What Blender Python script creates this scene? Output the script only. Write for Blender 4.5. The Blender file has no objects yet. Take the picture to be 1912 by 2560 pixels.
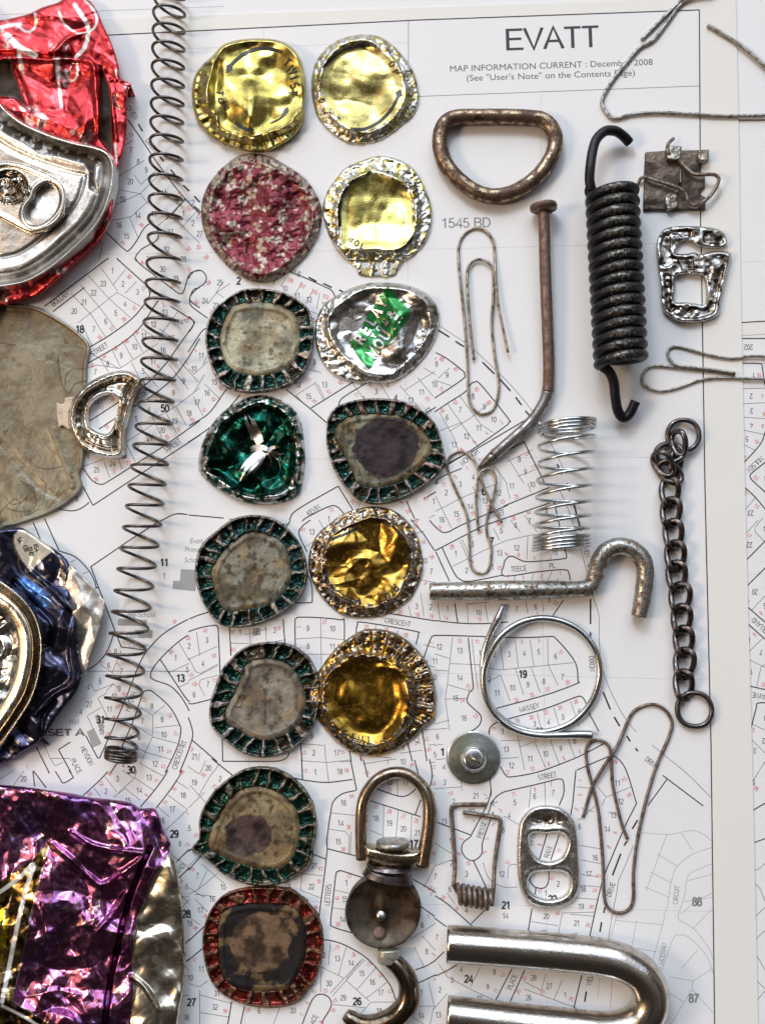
import bpy, math, random
import numpy as np
from mathutils import Matrix, Vector
random.seed(7)
sc = bpy.context.scene
C = sc.collection
# ---------------------------------------------------------------- camera
# unit: 1 = 1 cm. The camera looks almost straight down; its tilt is solved from the converging lines of the map grid.
FPX, CXP, CYP, Z0 = 2350.0, 956.0, 1280.0, 26.0
TA, TB = 0.085, 0.075
S = Z0 / FPX                                   # cm per photo pixel on the sheet
_n = np.array([TA, TB, 1.0]); _up = -_n / np.linalg.norm(_n)
_x = np.array([1.0, 0, 0]); _x = _x - _x.dot(_up) * _up; _x /= np.linalg.norm(_x)
_y = np.cross(_up, _x)
R = np.array([_x, _y, _up])
CAM = R @ np.array([0, 0, -Z0])
CAM[2] = abs(CAM[2])
cam = bpy.data.cameras.new('camera'); co = bpy.data.objects.new('camera', cam); C.objects.link(co)
cam.sensor_fit = 'VERTICAL'; cam.sensor_height = 24.0; cam.lens = 24.0 * FPX / 2560.0
cam.clip_start = 0.5; cam.clip_end = 500
M = R @ np.diag([1.0, -1.0, -1.0])
mw = Matrix.Identity(4)
for i in range(3):
    for j in range(3): mw[i][j] = M[i, j]
    mw[i][3] = CAM[i]
co.matrix_world = mw
sc.camera = co
sc.unit_settings.system = 'METRIC'; sc.unit_settings.scale_length = 0.01
sc.view_settings.view_transform = 'Standard'; sc.view_settings.look = 'None'
sc.view_settings.exposure = 0.08; sc.view_settings.gamma = 1.0; sc.view_settings.use_curve_mapping = False
sc.cycles.max_bounces = 8; sc.cycles.glossy_bounces = 4; sc.cycles.use_denoising = True
sc.cycles.sample_clamp_indirect = 6.0

def at(px, py, z=0.0):
    """point of the place that is seen at photo pixel (px,py) at height z (in photo pixels) above the sheet"""
    px = np.asarray(px, float); py = np.asarray(py, float); z = np.asarray(z, float) * S
    d = np.stack([(px - CXP) / FPX, (py - CYP) / FPX, np.ones_like(px)], -1) @ R.T
    t = (z - CAM[2]) / d[..., 2]
    return CAM + d * t[..., None]

# ---------------------------------------------------------------- room light (seen in the metal)
world = bpy.data.worlds.new('World'); sc.world = world; world.use_nodes = True
nt = world.node_tree; N = nt.nodes; L = nt.links
for n_ in list(N): N.remove(n_)
out = N.new('ShaderNodeOutputWorld'); bg = N.new('ShaderNodeBackground'); L.new(bg.outputs[0], out.inputs[0])
tc = N.new('ShaderNodeTexCoord'); sep = N.new('ShaderNodeSeparateXYZ'); L.new(tc.outputs['Generated'], sep.inputs[0])
def mth(op, a, b=None, c=None, clamp=False):
    m = N.new('ShaderNodeMath'); m.operation = op; m.use_clamp = clamp
    for i, v in enumerate((a, b, c)):
        if v is None: continue
        if isinstance(v, (int, float)): m.inputs[i].default_value = v
        else: L.new(v, m.inputs[i])
    return m.outputs[0]
def window(dirv, half_w, half_h, soft):
    """soft-edged bright rectangle of the room in direction dirv"""
    d = Vector(dirv).normalized(); u = Vector((0, 0, 1)).cross(d).normalized(); v = d.cross(u)
    outs = []
    for w in (d, u, v):
        dp = N.new('ShaderNodeVectorMath'); dp.operation = 'DOT_PRODUCT'; L.new(tc.outputs['Generated'], dp.inputs[0]); dp.inputs[1].default_value = w
        outs.append(dp.outputs['Value'])
    dd = mth('MAXIMUM', outs[0], 0.001)
    a = mth('ABSOLUTE', mth('DIVIDE', outs[1], dd)); b = mth('ABSOLUTE', mth('DIVIDE', outs[2], dd))
    ma = mth('DIVIDE', mth('SUBTRACT', half_w, a), soft, clamp=True); mb = mth('DIVIDE', mth('SUBTRACT', half_h, b), soft, clamp=True)
    f = mth('GREATER_THAN', outs[0], 0.01)
    return mth('MULTIPLY', mth('MULTIPLY', ma, mb), f)
def mix(fac, a, b):
    m = N.new('ShaderNodeMix'); m.data_type = 'RGBA'
    L.new(fac, m.inputs[0])
    for i, v in ((6, a), (7, b)):
        if isinstance(v, tuple): m.inputs[i].default_value = (*v, 1)
        else: L.new(v, m.inputs[i])
    return m.outputs[2]
ns = N.new('ShaderNodeTexNoise'); ns.inputs['Scale'].default_value = 2.8; ns.inputs['Detail'].default_value = 3; L.new(tc.outputs['Generated'], ns.inputs['Vector'])
rp = N.new('ShaderNodeValToRGB'); L.new(ns.outputs[0], rp.inputs[0])
rp.color_ramp.elements[0].position = 0.38; rp.color_ramp.elements[0].color = (0.07, 0.055, 0.045, 1)
rp.color_ramp.elements[1].position = 0.62; rp.color_ramp.elements[1].color = (0.70, 0.62, 0.56, 1)
room = rp.outputs[0]
yy = mth('MULTIPLY_ADD', sep.outputs[1], -1.6, 0.1, clamp=True)     # the side the photographer stands on is dark
room = mix(yy, room, (0.085, 0.07, 0.06))
room = mix(window((-0.15, 1.0, 0.85), 0.75, 0.45, 0.06), room, (6.0, 6.6, 7.4))
room = mix(window((0.9, 0.75, 1.3), 0.22, 0.3, 0.05), room, (2.6, 3.0, 3.6))
room = mix(window((-1.0, -0.05, 0.75), 0.25, 0.25, 0.08), room, (7.0, 4.4, 2.2))
room = mix(window((-0.65, 0.45, 1.1), 0.14, 0.12, 0.06), room, (5.0, 2.9, 1.3))
room = mix(window((0.05, -0.1, 1.0), 0.16, 0.28, 0.1), room, (0.10, 0.09, 0.09))
L.new(room, bg.inputs[0]); bg.inputs[1].default_value = 0.40

def area(name, loc, size, power, col, target=(0, 0, 0)):
    l = bpy.data.lights.new(name, 'AREA'); l.shape = 'RECTANGLE'; l.size, l.size_y = size; l.energy = power; l.color = col
    o = bpy.data.objects.new(name, l); C.objects.link(o); o.location = loc
    o.rotation_euler = (Vector(target) - Vector(loc)).to_track_quat('-Z', 'Y').to_euler()
    return o
area('window_light', (-14, 62, 58), (21, 17), 20500, (0.89, 0.945, 1.0))
area('warm_lamp', (-58, -4, 52), (13, 13), 15000, (1.0, 0.80, 0.62))

# ---------------------------------------------------------------- helpers
def new_obj(name, me, parent=None):
    o = bpy.data.objects.new(name, me); C.objects.link(o)
    if parent: o.parent = parent
    return o
def build(name, V, F, mat, parent=None, smooth=True, colors=None, surf=None, mats=None, midx=None, origin=None):
    V = np.asarray(V, float)
    if parent is not None: org = np.array((parent.parent or parent).location)
    elif origin is not None: org = np.asarray(origin, float)
    else: org = np.array([V[:, 0].mean(), V[:, 1].mean(), 0.0])
    me = bpy.data.meshes.new(name)
    me.from_pydata((V - org).tolist(), [], F if isinstance(F, list) else F.tolist())
    for m in (mats or [mat]): me.materials.append(m)
    if midx is not None: me.polygons.foreach_set('material_index', np.asarray(midx, np.int32))
    me.polygons.foreach_set('use_smooth', np.full(len(me.polygons), smooth))
    if colors is not None:
        a = me.color_attributes.new('Col', 'FLOAT_COLOR', 'POINT'); a.data.foreach_set('color', np.c_[colors, np.ones(len(V))].ravel().astype(np.float32))
    if surf is not None:
        a = me.color_attributes.new('Surf', 'FLOAT_COLOR', 'POINT'); a.data.foreach_set('color', np.c_[surf, np.zeros(len(V)), np.ones(len(V))].ravel().astype(np.float32))
    me.update()
    o = new_obj(name, me, parent)
    if parent is None: o.location = org
    return o
def tag(o, label, cat, group=None):
    o['label'] = label; o['category'] = cat
    if group: o['group'] = group
    return o
def thing(name, px, py, label, cat, group=None):
    o = bpy.data.objects.new(name, None); C.objects.link(o); o.empty_display_size = 0.2
    p = at(px, py); o.location = (p[0], p[1], 0); tag(o, label, cat, group)
    return o

def cat_rom(P, n=8, closed=False):
    P = np.asarray(P, float)
    if closed: Q = np.vstack([P[-1:], P, P[:2]]); m = len(P)
    else: Q = np.vstack([2 * P[0] - P[1], P, 2 * P[-1] - P[-2]]); m = len(P) - 1
    out = []
    ts = np.linspace(0, 1, n, endpoint=False)[:, None]
    for i in range(m):
        p0, p1, p2, p3 = Q[i:i + 4]
        a = p1; b = 0.5 * (p2 - p0); c = 0.5 * (2 * p0 - 5 * p1 + 4 * p2 - p3); d = 0.5 * (-p0 + 3 * p1 - 3 * p2 + p3)
        out.append(a + b * ts + c * ts ** 2 + d * ts ** 3)
    if not closed: out.append(P[-1:])
    return np.vstack(out)
def tf(P, crop):
    x0, y0, s = CROP[crop]; P = np.asarray(P, float).copy(); P[:, 0] = x0 + P[:, 0] * s; P[:, 1] = y0 + P[:, 1] * s
    return P
CROP = dict(W=(0, 0, 1912 / 1652), A=(0, 0, 500 / 1652), B=(460, 60, 660 / 1652), C=(1050, 0, 862 / 1652), D=(0, 640, 500 / 1652), E=(460, 680, 660 / 1652),
            F=(1050, 560, 862 / 1652), G=(0, 1260, 500 / 1580), H=(460, 1260, 660 / 1652), I=(1050, 1200, 862 / 1652), J=(0, 1900, 500 / 1652),
            K=(460, 1880, 660 / 1652), L=(1050, 1800, 862 / 1652), P=(1700, 700, 212 / 782), Q=(1700, 1300, 212 / 782), X=(1500, 300, 412 / 1652), T=(0, 0, 1))

def sweep(P, r, ns=10, closed=False, flat=None):
    """tube mesh along world points P with radii r"""
    P = np.asarray(P, float); n = len(P); r = np.broadcast_to(np.asarray(r, float), (n,))
    T = np.gradient(P, axis=0)
    if closed: T = np.roll(P, -1, 0) - np.roll(P, 1, 0)
    T /= np.linalg.norm(T, axis=1)[:, None] + 1e-12
    Nn = np.zeros_like(P); ref = np.array([0, 0, 1.0]) if abs(T[0][2]) < 0.9 else np.array([1.0, 0, 0])
    v = ref - ref.dot(T[0]) * T[0]; v /= np.linalg.norm(v); Nn[0] = v
    for i in range(1, n):
        v = Nn[i - 1] - Nn[i - 1].dot(T[i]) * T[i]; Nn[i] = v / (np.linalg.norm(v) + 1e-12)
    if closed:      # undo accumulated twist
        B0 = np.cross(T[0], Nn[0]); v = Nn[-1] - Nn[-1].dot(T[0]) * T[0]
        ang = math.atan2(v.dot(B0), v.dot(Nn[0]))
    else: ang = 0
    a = np.linspace(0, 2 * math.pi, ns, endpoint=False)
    V = []
    for i in range(n):
        B = np.cross(T[i], Nn[i]); aa = a - ang * i / n
        fx = 1.0 if flat is None else flat[i]
        V.append(P[i] + r[i] * (np.cos(aa)[:, None] * Nn[i] * fx + np.sin(aa)[:, None] * B))
    V = np.vstack(V)
    F = []
    for i in range(n if closed else n - 1):
        for k in range(ns):
            j = (i + 1) % n; q = (k + 1) % ns
            F.append((i * ns + k, i * ns + q, j * ns + q, j * ns + k))
    if not closed:
        F.append(tuple(range(ns))[::-1]); F.append(tuple((n - 1) * ns + k for k in range(ns)))
    return V, F
def join(parts):
    V = []; F = []; o = 0
    for v, f in parts:
        V.append(v); F += [tuple(i + o for i in q) for q in f]; o += len(v)
    return np.vstack(V), F
def wire_pts(P, crop, z=None, r=3.0, closed=False, n=8):
    """P: list of (x,y) or (x,y,z) crop points; returns dense world points"""
    P = [tuple(p) + ((r,) if len(p) == 2 else ()) for p in P]
    P = np.array(P, float); Q = tf(P, crop); Q[:, 2] = P[:, 2]
    if z is not None: Q[:, 2] += z
    Q = cat_rom(Q, n, closed)
    return at(Q[:, 0], Q[:, 1], Q[:, 2])
def wire(name, P, crop, r, mat, parent=None, closed=False, n=8, ns=10, rr=None, rough=0.0, seed=0):
    W_ = wire_pts(P, crop, r=r, closed=closed, n=n)
    if rr is not None:
        k = np.linspace(0, len(rr) - 1, len(W_)); rad = np.interp(k, range(len(rr)), rr)
    else: rad = np.full(len(W_), r)
    if rough:
        rg = np.random.default_rng(seed); rad = rad * (1 + rough * rg.standard_normal(len(rad)))
    V, F = sweep(W_, rad * S, ns, closed)
    return build(name, V, F, mat, parent)

# numpy noise
def _hash(ix, iy, seed):
    h = (ix.astype(np.int64) * 374761393 + iy.astype(np.int64) * 668265263 + seed * 1442695041) & 0xFFFFFFFF
    h = ((h ^ (h >> 13)) * 1274126177) & 0xFFFFFFFF
    return ((h ^ (h >> 16)) & 0xFFFF) / 65535.0
def vnoise(x, y, s, seed=0):
    x = x / s + 1000; y = y / s + 1000; ix = np.floor(x); iy = np.floor(y); fx = x - ix; fy = y - iy
    fx = fx * fx * (3 - 2 * fx); fy = fy * fy * (3 - 2 * fy)
    a = _hash(ix, iy, seed); b = _hash(ix + 1, iy, seed); c = _hash(ix, iy + 1, seed); d = _hash(ix + 1, iy + 1, seed)
    return (a + (b - a) * fx) * (1 - fy) + (c + (d - c) * fx) * fy
def fbm(x, y, s, seed=0, o=4):
    t = 0; a = 1; w = 0
    for k in range(o): t = t + a * vnoise(x, y, s / 2 ** k, seed + k); w += a; a *= 0.5
    return t / w
def crumple(x, y, s, seed=0, k=7):
    """foil-like folds: sum of warped triangle waves in random directions, 0..1"""
    rg = np.random.default_rng(seed); t = 0; w = 0
    wx = x + (fbm(x, y, s, seed + 11, 2) - .5) * s * 1.1; wy = y + (fbm(x, y, s, seed + 23, 2) - .5) * s * 1.1
    for i in range(k):
        a = rg.uniform(0, math.pi); lam = s * rg.uniform(0.5, 1.7); ph = rg.uniform(0, 1)
        u = (wx * math.cos(a) + wy * math.sin(a)) / lam + ph
        tri = np.abs((u % 1) * 2 - 1); amp = lam / s
        gate = vnoise(x, y, s * 1.3, seed + 31 + i)
        t = t + tri * amp * gate; w += amp * .5
    return t / w
def sstep(a, b, x):
    t = np.clip((x - a) / (b - a), 0, 1); return t * t * (3 - 2 * t)

def pdist(x, y, P, closed=True):
    """distance and nearest point to a polyline; inside flag for closed ones"""
    P = np.asarray(P, float); Q = np.roll(P, -1, 0) if closed else P[1:]; A = P if closed else P[:-1]
    best = np.full(x.shape, 1e18); nx = np.zeros_like(x); ny = np.zeros_like(x); ins = np.zeros(x.shape, bool)
    for (ax, ay), (bx, by) in zip(A, Q):
        dx, dy = bx - ax, by - ay; l2 = dx * dx + dy * dy + 1e-12
        t = np.clip(((x - ax) * dx + (y - ay) * dy) / l2, 0, 1); qx = ax + t * dx; qy = ay + t * dy
        d = (x - qx) ** 2 + (y - qy) ** 2; m = d < best
        best = np.where(m, d, best); nx = np.where(m, qx, nx); ny = np.where(m, qy, ny)
        if closed and ay != by:
            c = ((ay > y) != (by > y)) & (x < (bx - ax) * (y - ay) / (by - ay) + ax); ins ^= c
    return np.sqrt(best), nx, ny, ins
def sdist(x, y, P):
    d, _, _, i = pdist(x, y, P); return np.where(i, d, -d)
def smooth_poly(P, crop, n=5, wob=0, seed=0):
    Q = cat_rom(tf(P, crop)[:, :2], n, True)
    if wob:
        rg = np.random.default_rng(seed); Q = Q + rg.normal(0, wob, Q.shape)
    return Q

def relief(name, outer, h, col, surf, mat, parent=None, holes=(), cell=2.4, base=0.0, origin=None, tuck=0.0):
    """solid piece with the outline `outer` (photo pixels), height h(x,y,sd) in photo pixels, and sides down to `base`"""
    x0, y0 = outer.min(0) - cell; x1, y1 = outer.max(0) + cell
    gx = np.arange(x0, x1 + cell, cell); gy = np.arange(y0, y1 + cell, cell)
    X, Y = np.meshgrid(gx, gy); sh = X.shape; X = X.ravel(); Y = Y.ravel()
    d, nx, ny, ins = pdist(X, Y, outer); sd = np.where(ins, d, -d)
    for hp in holes:
        d2, ax, ay, i2 = pdist(X, Y, hp); s2 = np.where(i2, -d2, d2); m = s2 < sd
        sd = np.where(m, s2, sd); nx = np.where(m, ax, nx); ny = np.where(m, ay, ny)
    idx = np.arange(X.size).reshape(sh)
    q = np.stack([idx[:-1, :-1], idx[:-1, 1:], idx[1:, 1:], idx[1:, :-1]], -1).reshape(-1, 4)
    q = q[(sd[q] > 0).sum(1) >= 2]
    snap = sd <= cell * 0.35
    X = np.where(snap, nx, X); Y = np.where(snap, ny, Y); sd = np.maximum(np.where(snap, 0, sd), 0)
    used = np.unique(q); rem = np.full(X.size, -1); rem[used] = np.arange(used.size)
    X, Y, sd = X[used], Y[used], sd[used]; q = rem[q][:, ::-1]      # image y is down: flip winding
    Hh = h(X, Y, sd); V = at(X, Y, Hh)
    e = np.concatenate([q[:, [0, 1]], q[:, [1, 2]], q[:, [2, 3]], q[:, [3, 0]]]); ek = np.sort(e, 1)
    key = ek[:, 0].astype(np.int64) * (used.size + 1) + ek[:, 1]; u, inv, cnt = np.unique(key, return_inverse=True, return_counts=True)
    be = e[cnt[inv] == 1]; bv = np.unique(be); rb = np.full(used.size, -1); rb[bv] = np.arange(bv.size) + used.size
    # the side wall goes straight down from the rim
    B = V[bv].copy(); B[:, 2] = base * S
    if tuck:    # the underside curls in, away from the rim
        nrm = np.zeros((used.size, 2)); dxy = V[e[:, 1], :2] - V[e[:, 0], :2]; ob = cnt[inv] == 1
        for a_ in (0, 1): np.add.at(nrm, e[ob][:, a_], np.c_[-dxy[ob][:, 1], dxy[ob][:, 0]])
        nb = nrm[bv]; nb /= np.linalg.norm(nb, axis=1)[:, None] + 1e-9; B[:, :2] += nb * ((V[bv, 2] - base * S) * tuck)[:, None]
    Vv = np.vstack([V, B]); sk = np.stack([be[:, 1], be[:, 0], rb[be[:, 0]], rb[be[:, 1]]], -1)
    Cc = col(X, Y, sd) if callable(col) else np.tile(np.array(col, float), (len(X), 1))
    Ss = surf(X, Y, sd) if callable(surf) else np.tile(np.array(surf, float), (len(X), 1))
    Cc = np.clip(Cc, 0, 1); Cc = np.vstack([Cc, Cc[bv]]); Ss = np.vstack([Ss, Ss[bv]])
    return build(name, Vv, np.vstack([q, sk]), mat, parent, True, Cc, Ss, origin=origin)

def mixc(a, b, t):
    a = np.asarray(a, float); b = np.asarray(b, float); t = np.asarray(t)[:, None]
    return a * (1 - t) + b * t

# ---------------------------------------------------------------- materials
def _mat(name):
    m = bpy.data.materials.new(name); m.use_nodes = True; nt = m.node_tree; return m, nt, nt.nodes['Principled BSDF']
def plain(name, col, rough=0.6, metal=0.0, noise=0.0, scale=3.0):
    m, nt, b = _mat(name); b.inputs['Roughness'].default_value = rough; b.inputs['Metallic'].default_value = metal
    b.inputs['Base Color'].default_value = (*col, 1)
    if noise:
        t = nt.nodes.new('ShaderNodeTexCoord'); n = nt.nodes.new('ShaderNodeTexNoise'); n.inputs['Scale'].default_value = scale; n.inputs['Detail'].default_value = 5
        nt.links.new(t.outputs['Object'], n.inputs['Vector'])
        r = nt.nodes.new('ShaderNodeValToRGB'); nt.links.new(n.outputs[0], r.inputs[0])
        r.color_ramp.elements[0].position = 0.3; r.color_ramp.elements[1].position = 0.7
        r.color_ramp.elements[0].color = (*[c * (1 - noise) for c in col], 1); r.color_ramp.elements[1].color = (*[min(1, c * (1 + noise)) for c in col], 1)
        nt.links.new(r.outputs[0], b.inputs['Base Color'])
    return m
def metal(name, c1, c2, lo=0.4, hi=0.6, scale=6.0, r1=0.2, r2=0.6, bump=0.15, bscale=30.0, m2=1.0, fine=0.0):
    """metal c1 with patches of c2 (rust, tarnish, worn paint)"""
    m, nt, b = _mat(name); N = nt.nodes; L = nt.links
    t = N.new('ShaderNodeTexCoord'); n = N.new('ShaderNodeTexNoise'); n.inputs['Scale'].default_value = scale; n.inputs['Detail'].default_value = 6; n.inputs['Roughness'].default_value = 0.65
    L.new(t.outputs['Object'], n.inputs['Vector'])
    r = N.new('ShaderNodeMapRange'); r.inputs['From Min'].default_value = lo; r.inputs['From Max'].default_value = hi; L.new(n.outputs[0], r.inputs[0])
    mx = N.new('ShaderNodeMix'); mx.data_type = 'RGBA'; mx.inputs[6].default_value = (*c1, 1); mx.inputs[7].default_value = (*c2, 1); L.new(r.outputs[0], mx.inputs[0])
    L.new(mx.outputs[2], b.inputs['Base Color'])
    for nm, a, c in (('Roughness', r1, r2), ('Metallic', 1.0, m2)):
        q = N.new('ShaderNodeMapRange'); q.inputs['To Min'].default_value = a; q.inputs['To Max'].default_value = c; L.new(r.outputs[0], q.inputs[0]); L.new(q.outputs[0], b.inputs[nm])
    n2 = N.new('ShaderNodeTexNoise'); n2.inputs['Scale'].default_value = bscale; n2.inputs['Detail'].default_value = 4; L.new(t.outputs['Object'], n2.inputs['Vector'])
    bp = N.new('ShaderNodeBump'); bp.inputs['Strength'].default_value = 1.0; bp.inputs['Distance'].default_value = bump * 0.02; L.new(n2.outputs[0], bp.inputs['Height']); L.new(bp.outputs[0], b.inputs['Normal'])
    return m
def relief_mat(name, bump=0.3, bscale=25.0, dirt=0.25, dirtcol=(0.06, 0.045, 0.03), dscale=9.0, coat=0.0, spec=0.5):
    """surface that takes its paint from the piece's own colour layer, with fine wear on top"""
    m, nt, b = _mat(name); N = nt.nodes; L = nt.links
    b.inputs['Specular IOR Level'].default_value = spec
    a = N.new('ShaderNodeAttribute'); a.attribute_name = 'Col'; s = N.new('ShaderNodeAttribute'); s.attribute_name = 'Surf'
    t = N.new('ShaderNodeTexCoord'); n = N.new('ShaderNodeTexNoise'); n.inputs['Scale'].default_value = dscale; n.inputs['Detail'].default_value = 7; n.inputs['Roughness'].default_value = 0.7; L.new(t.outputs['Object'], n.inputs['Vector'])
    r = N.new('ShaderNodeMapRange'); r.inputs['From Min'].default_value = 0.52; r.inputs['From Max'].default_value = 0.72; r.inputs['To Max'].default_value = dirt * 2; L.new(n.outputs[0], r.inputs[0])
    mx = N.new('ShaderNodeMix'); mx.data_type = 'RGBA'; L.new(r.outputs[0], mx.inputs[0]); L.new(a.outputs['Color'], mx.inputs[6]); mx.inputs[7].default_value = (*dirtcol, 1); L.new(mx.outputs[2], b.inputs['Base Color'])
    sp = N.new('ShaderNodeSeparateColor'); L.new(s.outputs['Color'], sp.inputs[0])
    sub = N.new('ShaderNodeMath'); sub.operation = 'MULTIPLY_ADD'; sub.use_clamp = True; L.new(r.outputs[0], sub.inputs[0]); sub.inputs[1].default_value = -0.8; L.new(sp.outputs[0], sub.inputs[2]); L.new(sub.outputs[0], b.inputs['Metallic'])
    ad = N.new('ShaderNodeMath'); ad.operation = 'MULTIPLY_ADD'; ad.use_clamp = True; L.new(r.outputs[0], ad.inputs[0]); ad.inputs[1].default_value = 0.4; L.new(sp.outputs[1], ad.inputs[2]); L.new(ad.outputs[0], b.inputs['Roughness'])
    n2 = N.new('ShaderNodeTexNoise'); n2.inputs['Scale'].default_value = bscale; n2.inputs['Detail'].default_value = 5; L.new(t.outputs['Object'], n2.inputs['Vector'])
    bp = N.new('ShaderNodeBump'); bp.inputs['Distance'].default_value = bump * 0.02; L.new(n2.outputs[0], bp.inputs['Height']); L.new(bp.outputs[0], b.inputs['Normal'])
    if coat: b.inputs['Coat Weight'].default_value = coat; b.inputs['Coat Roughness'].default_value = 0.08
    return m
INK = plain('black_ink', (0.02, 0.02, 0.02), 0.55)


# drawn sans letters: monoline strokes on a cell 1 high
def _arc(cx, cy, rx, ry, a0, a1, n=12):
    t = np.radians(np.linspace(a0, a1, n)); return [(cx + rx * math.cos(a), cy + ry * math.sin(a)) for a in t]
_e = 0.055
STROKES = {
 '0': (.56, [_arc(.28, .5, .22, .445, 90, 450, 25)]),
 '1': (.56, [[(.34, 0), (.34, 1)], [(.32, .97), (.22, .82), (.1, .74)]]),
 '2': (.56, [_arc(.28, .7, .21, .245, 165, -25, 12) + [(.38, .46), (.2, .28), (.07, .06), (.52, .055)]]),
 '3': (.56, [_arc(.26, .73, .19, .215, 160, -80, 14), [(.2, .52), (.3, .515)], _arc(.26, .29, .22, .235, 80, -160, 14)]),
 '4': (.56, [[(.42, 0), (.42, .96), (.06, .28), (.54, .28)]]),
 '5': (.56, [[(.47, .94), (.16, .94), (.1, .5)], _arc(.27, .33, .22, .275, 140, -160, 16)]),
 '6': (.56, [_arc(.29, .32, .2, .265, 0, 360, 18), _arc(.31, .5, .225, .445, 45, 200, 12)]),
 '7': (.56, [[(.07, .94), (.51, .94), (.33, .55), (.24, .25), (.21, 0)]]),
 '8': (.56, [_arc(.28, .74, .175, .205, 0, 360, 18), _arc(.28, .29, .22, .24, 0, 360, 18)]),
 '9': (.56, [_arc(.27, .68, .2, .265, 0, 360, 18), _arc(.25, .5, .225, .445, -135, 20, 12)]),
 'A': (.68, [[(.03, 0), (.34, 1), (.65, 0)], [(.14, .36), (.54, .36)]]),
 'B': (.66, [[(.1, 0), (.1, 1)], [(.1, .945), (.38, .945)] + _arc(.38, .74, .18, .205, 90, -90, 9) + [(.1, .535)], [(.38, .535)] + _arc(.38, .295, .21, .24, 90, -90, 9) + [(.1, .055)]]),
 'C': (.72, [_arc(.38, .5, .3, .445, 45, 315, 20)]),
 'D': (.7, [[(.1, 0), (.1, 1)], [(.1, .945), (.3, .945)] + _arc(.32, .5, .3, .445, 90, -90, 14) + [(.1, .055)]]),
 'E': (.64, [[(.1, 0), (.1, 1)], [(.1, .945), (.6, .945)], [(.1, .52), (.56, .52)], [(.1, .055), (.62, .055)]]),
 'G': (.76, [_arc(.38, .5, .3, .445, 45, 325, 20) + [(.66, .5), (.4, .5)]]),
 'H': (.72, [[(.1, 0), (.1, 1)], [(.62, 0), (.62, 1)], [(.1, .52), (.62, .52)]]),
 'I': (.28, [[(.14, 0), (.14, 1)]]),
 'J': (.5, [[(.38, 1), (.38, .3)] + _arc(.21, .25, .17, .2, 0, -170, 9)]),
 'K': (.66, [[(.1, 0), (.1, 1)], [(.6, 1), (.12, .42)], [(.28, .6), (.63, 0)]]),
 'L': (.56, [[(.1, 1), (.1, .055), (.54, .055)]]),
 'M': (.84, [[(.1, 0), (.1, .98), (.42, .05), (.74, .98), (.74, 0)]]),
 'N': (.72, [[(.1, 0), (.1, .96), (.62, .04), (.62, 1)]]),
 'O': (.78, [_arc(.39, .5, .32, .445, 90, 450, 28)]),
 'P': (.66, [[(.1, 0), (.1, 1)], [(.1, .945), (.38, .945)] + _arc(.38, .7, .21, .245, 90, -90, 10) + [(.1, .455)]]),
 'R': (.7, [[(.1, 0), (.1, 1)], [(.1, .945), (.4, .945)] + _arc(.4, .71, .2, .235, 90, -90, 10) + [(.1, .475)], [(.36, .475), (.66, 0)]]),
 'S': (.66, [_arc(.33, .725, .23, .22, 40, 230, 12) + [(.33, .51)] + _arc(.33, .28, .25, .225, 60, -140, 12)]),
 'T': (.6, [[(.3, 0), (.3, .945)], [(.02, .945), (.58, .945)]]),
 'U': (.72, [[(.1, 1), (.1, .35)] + _arc(.36, .3, .26, .25, 180, 360, 12) + [(.62, 1)]]),
 'V': (.66, [[(.03, 1), (.33, .02), (.63, 1)]]),
 'W': (.94, [[(.03, 1), (.25, .03), (.47, .97), (.69, .03), (.91, 1)]]),
 'X': (.66, [[(.04, 1), (.62, 0)], [(.62, 1), (.04, 0)]]),
 'Y': (.66, [[(.03, 1), (.33, .45), (.63, 1)], [(.33, .47), (.33, 0)]]),
 ' ': (.3, [])}
def _miter(P, w):
    P = np.asarray(P, float); keep = [0] + [i for i in range(1, len(P)) if np.hypot(*(P[i] - P[i - 1])) > 1e-6]; P = P[keep]; n = len(P)
    closed = np.hypot(*(P[0] - P[-1])) < 1e-3 and n > 3
    V = np.zeros((2 * n, 2))
    for i in range(n):
        a = P[i] - P[i - 1] if i > 0 else (P[0] - P[-2] if closed else P[1] - P[0])
        b = P[i + 1] - P[i] if i < n - 1 else (P[1] - P[0] if closed else P[i] - P[i - 1])
        a = a / np.hypot(*a); b = b / np.hypot(*b); t = a + b; l = np.hypot(*t)
        t = t / l if l > .3 else a
        nn = np.array([-t[1], t[0]]); k = min(1 / max(abs(nn.dot([-a[1], a[0]])), .5), 1.8)
        V[i] = P[i] + nn * w / 2 * k; V[n + i] = P[i] - nn * w / 2 * k
    return V, [(i, n + i, n + i + 1, i + 1) for i in range(n - 1)]
_sf = {}
def stroke_glyphs(txt, w):
    k = (txt, w)
    if k in _sf: return _sf[k]
    x = 0; V = []; F = []; o = 0
    for j, ch in enumerate(txt):
        adv, ss = STROKES[ch]
        for q, s_ in enumerate(ss):
            v, f = _miter(s_, w); v = np.c_[v[:, 0] + x, v[:, 1] - .5, np.full(len(v), 0.012 * q)]
            V.append(v); F += [tuple(i + o for i in t) for t in f]; o += len(v)
        x += adv
    V = np.vstack(V); V[:, 0] -= (V[:, 0].min() + V[:, 0].max()) / 2
    _sf[k] = (V, F); return _sf[k]
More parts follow.
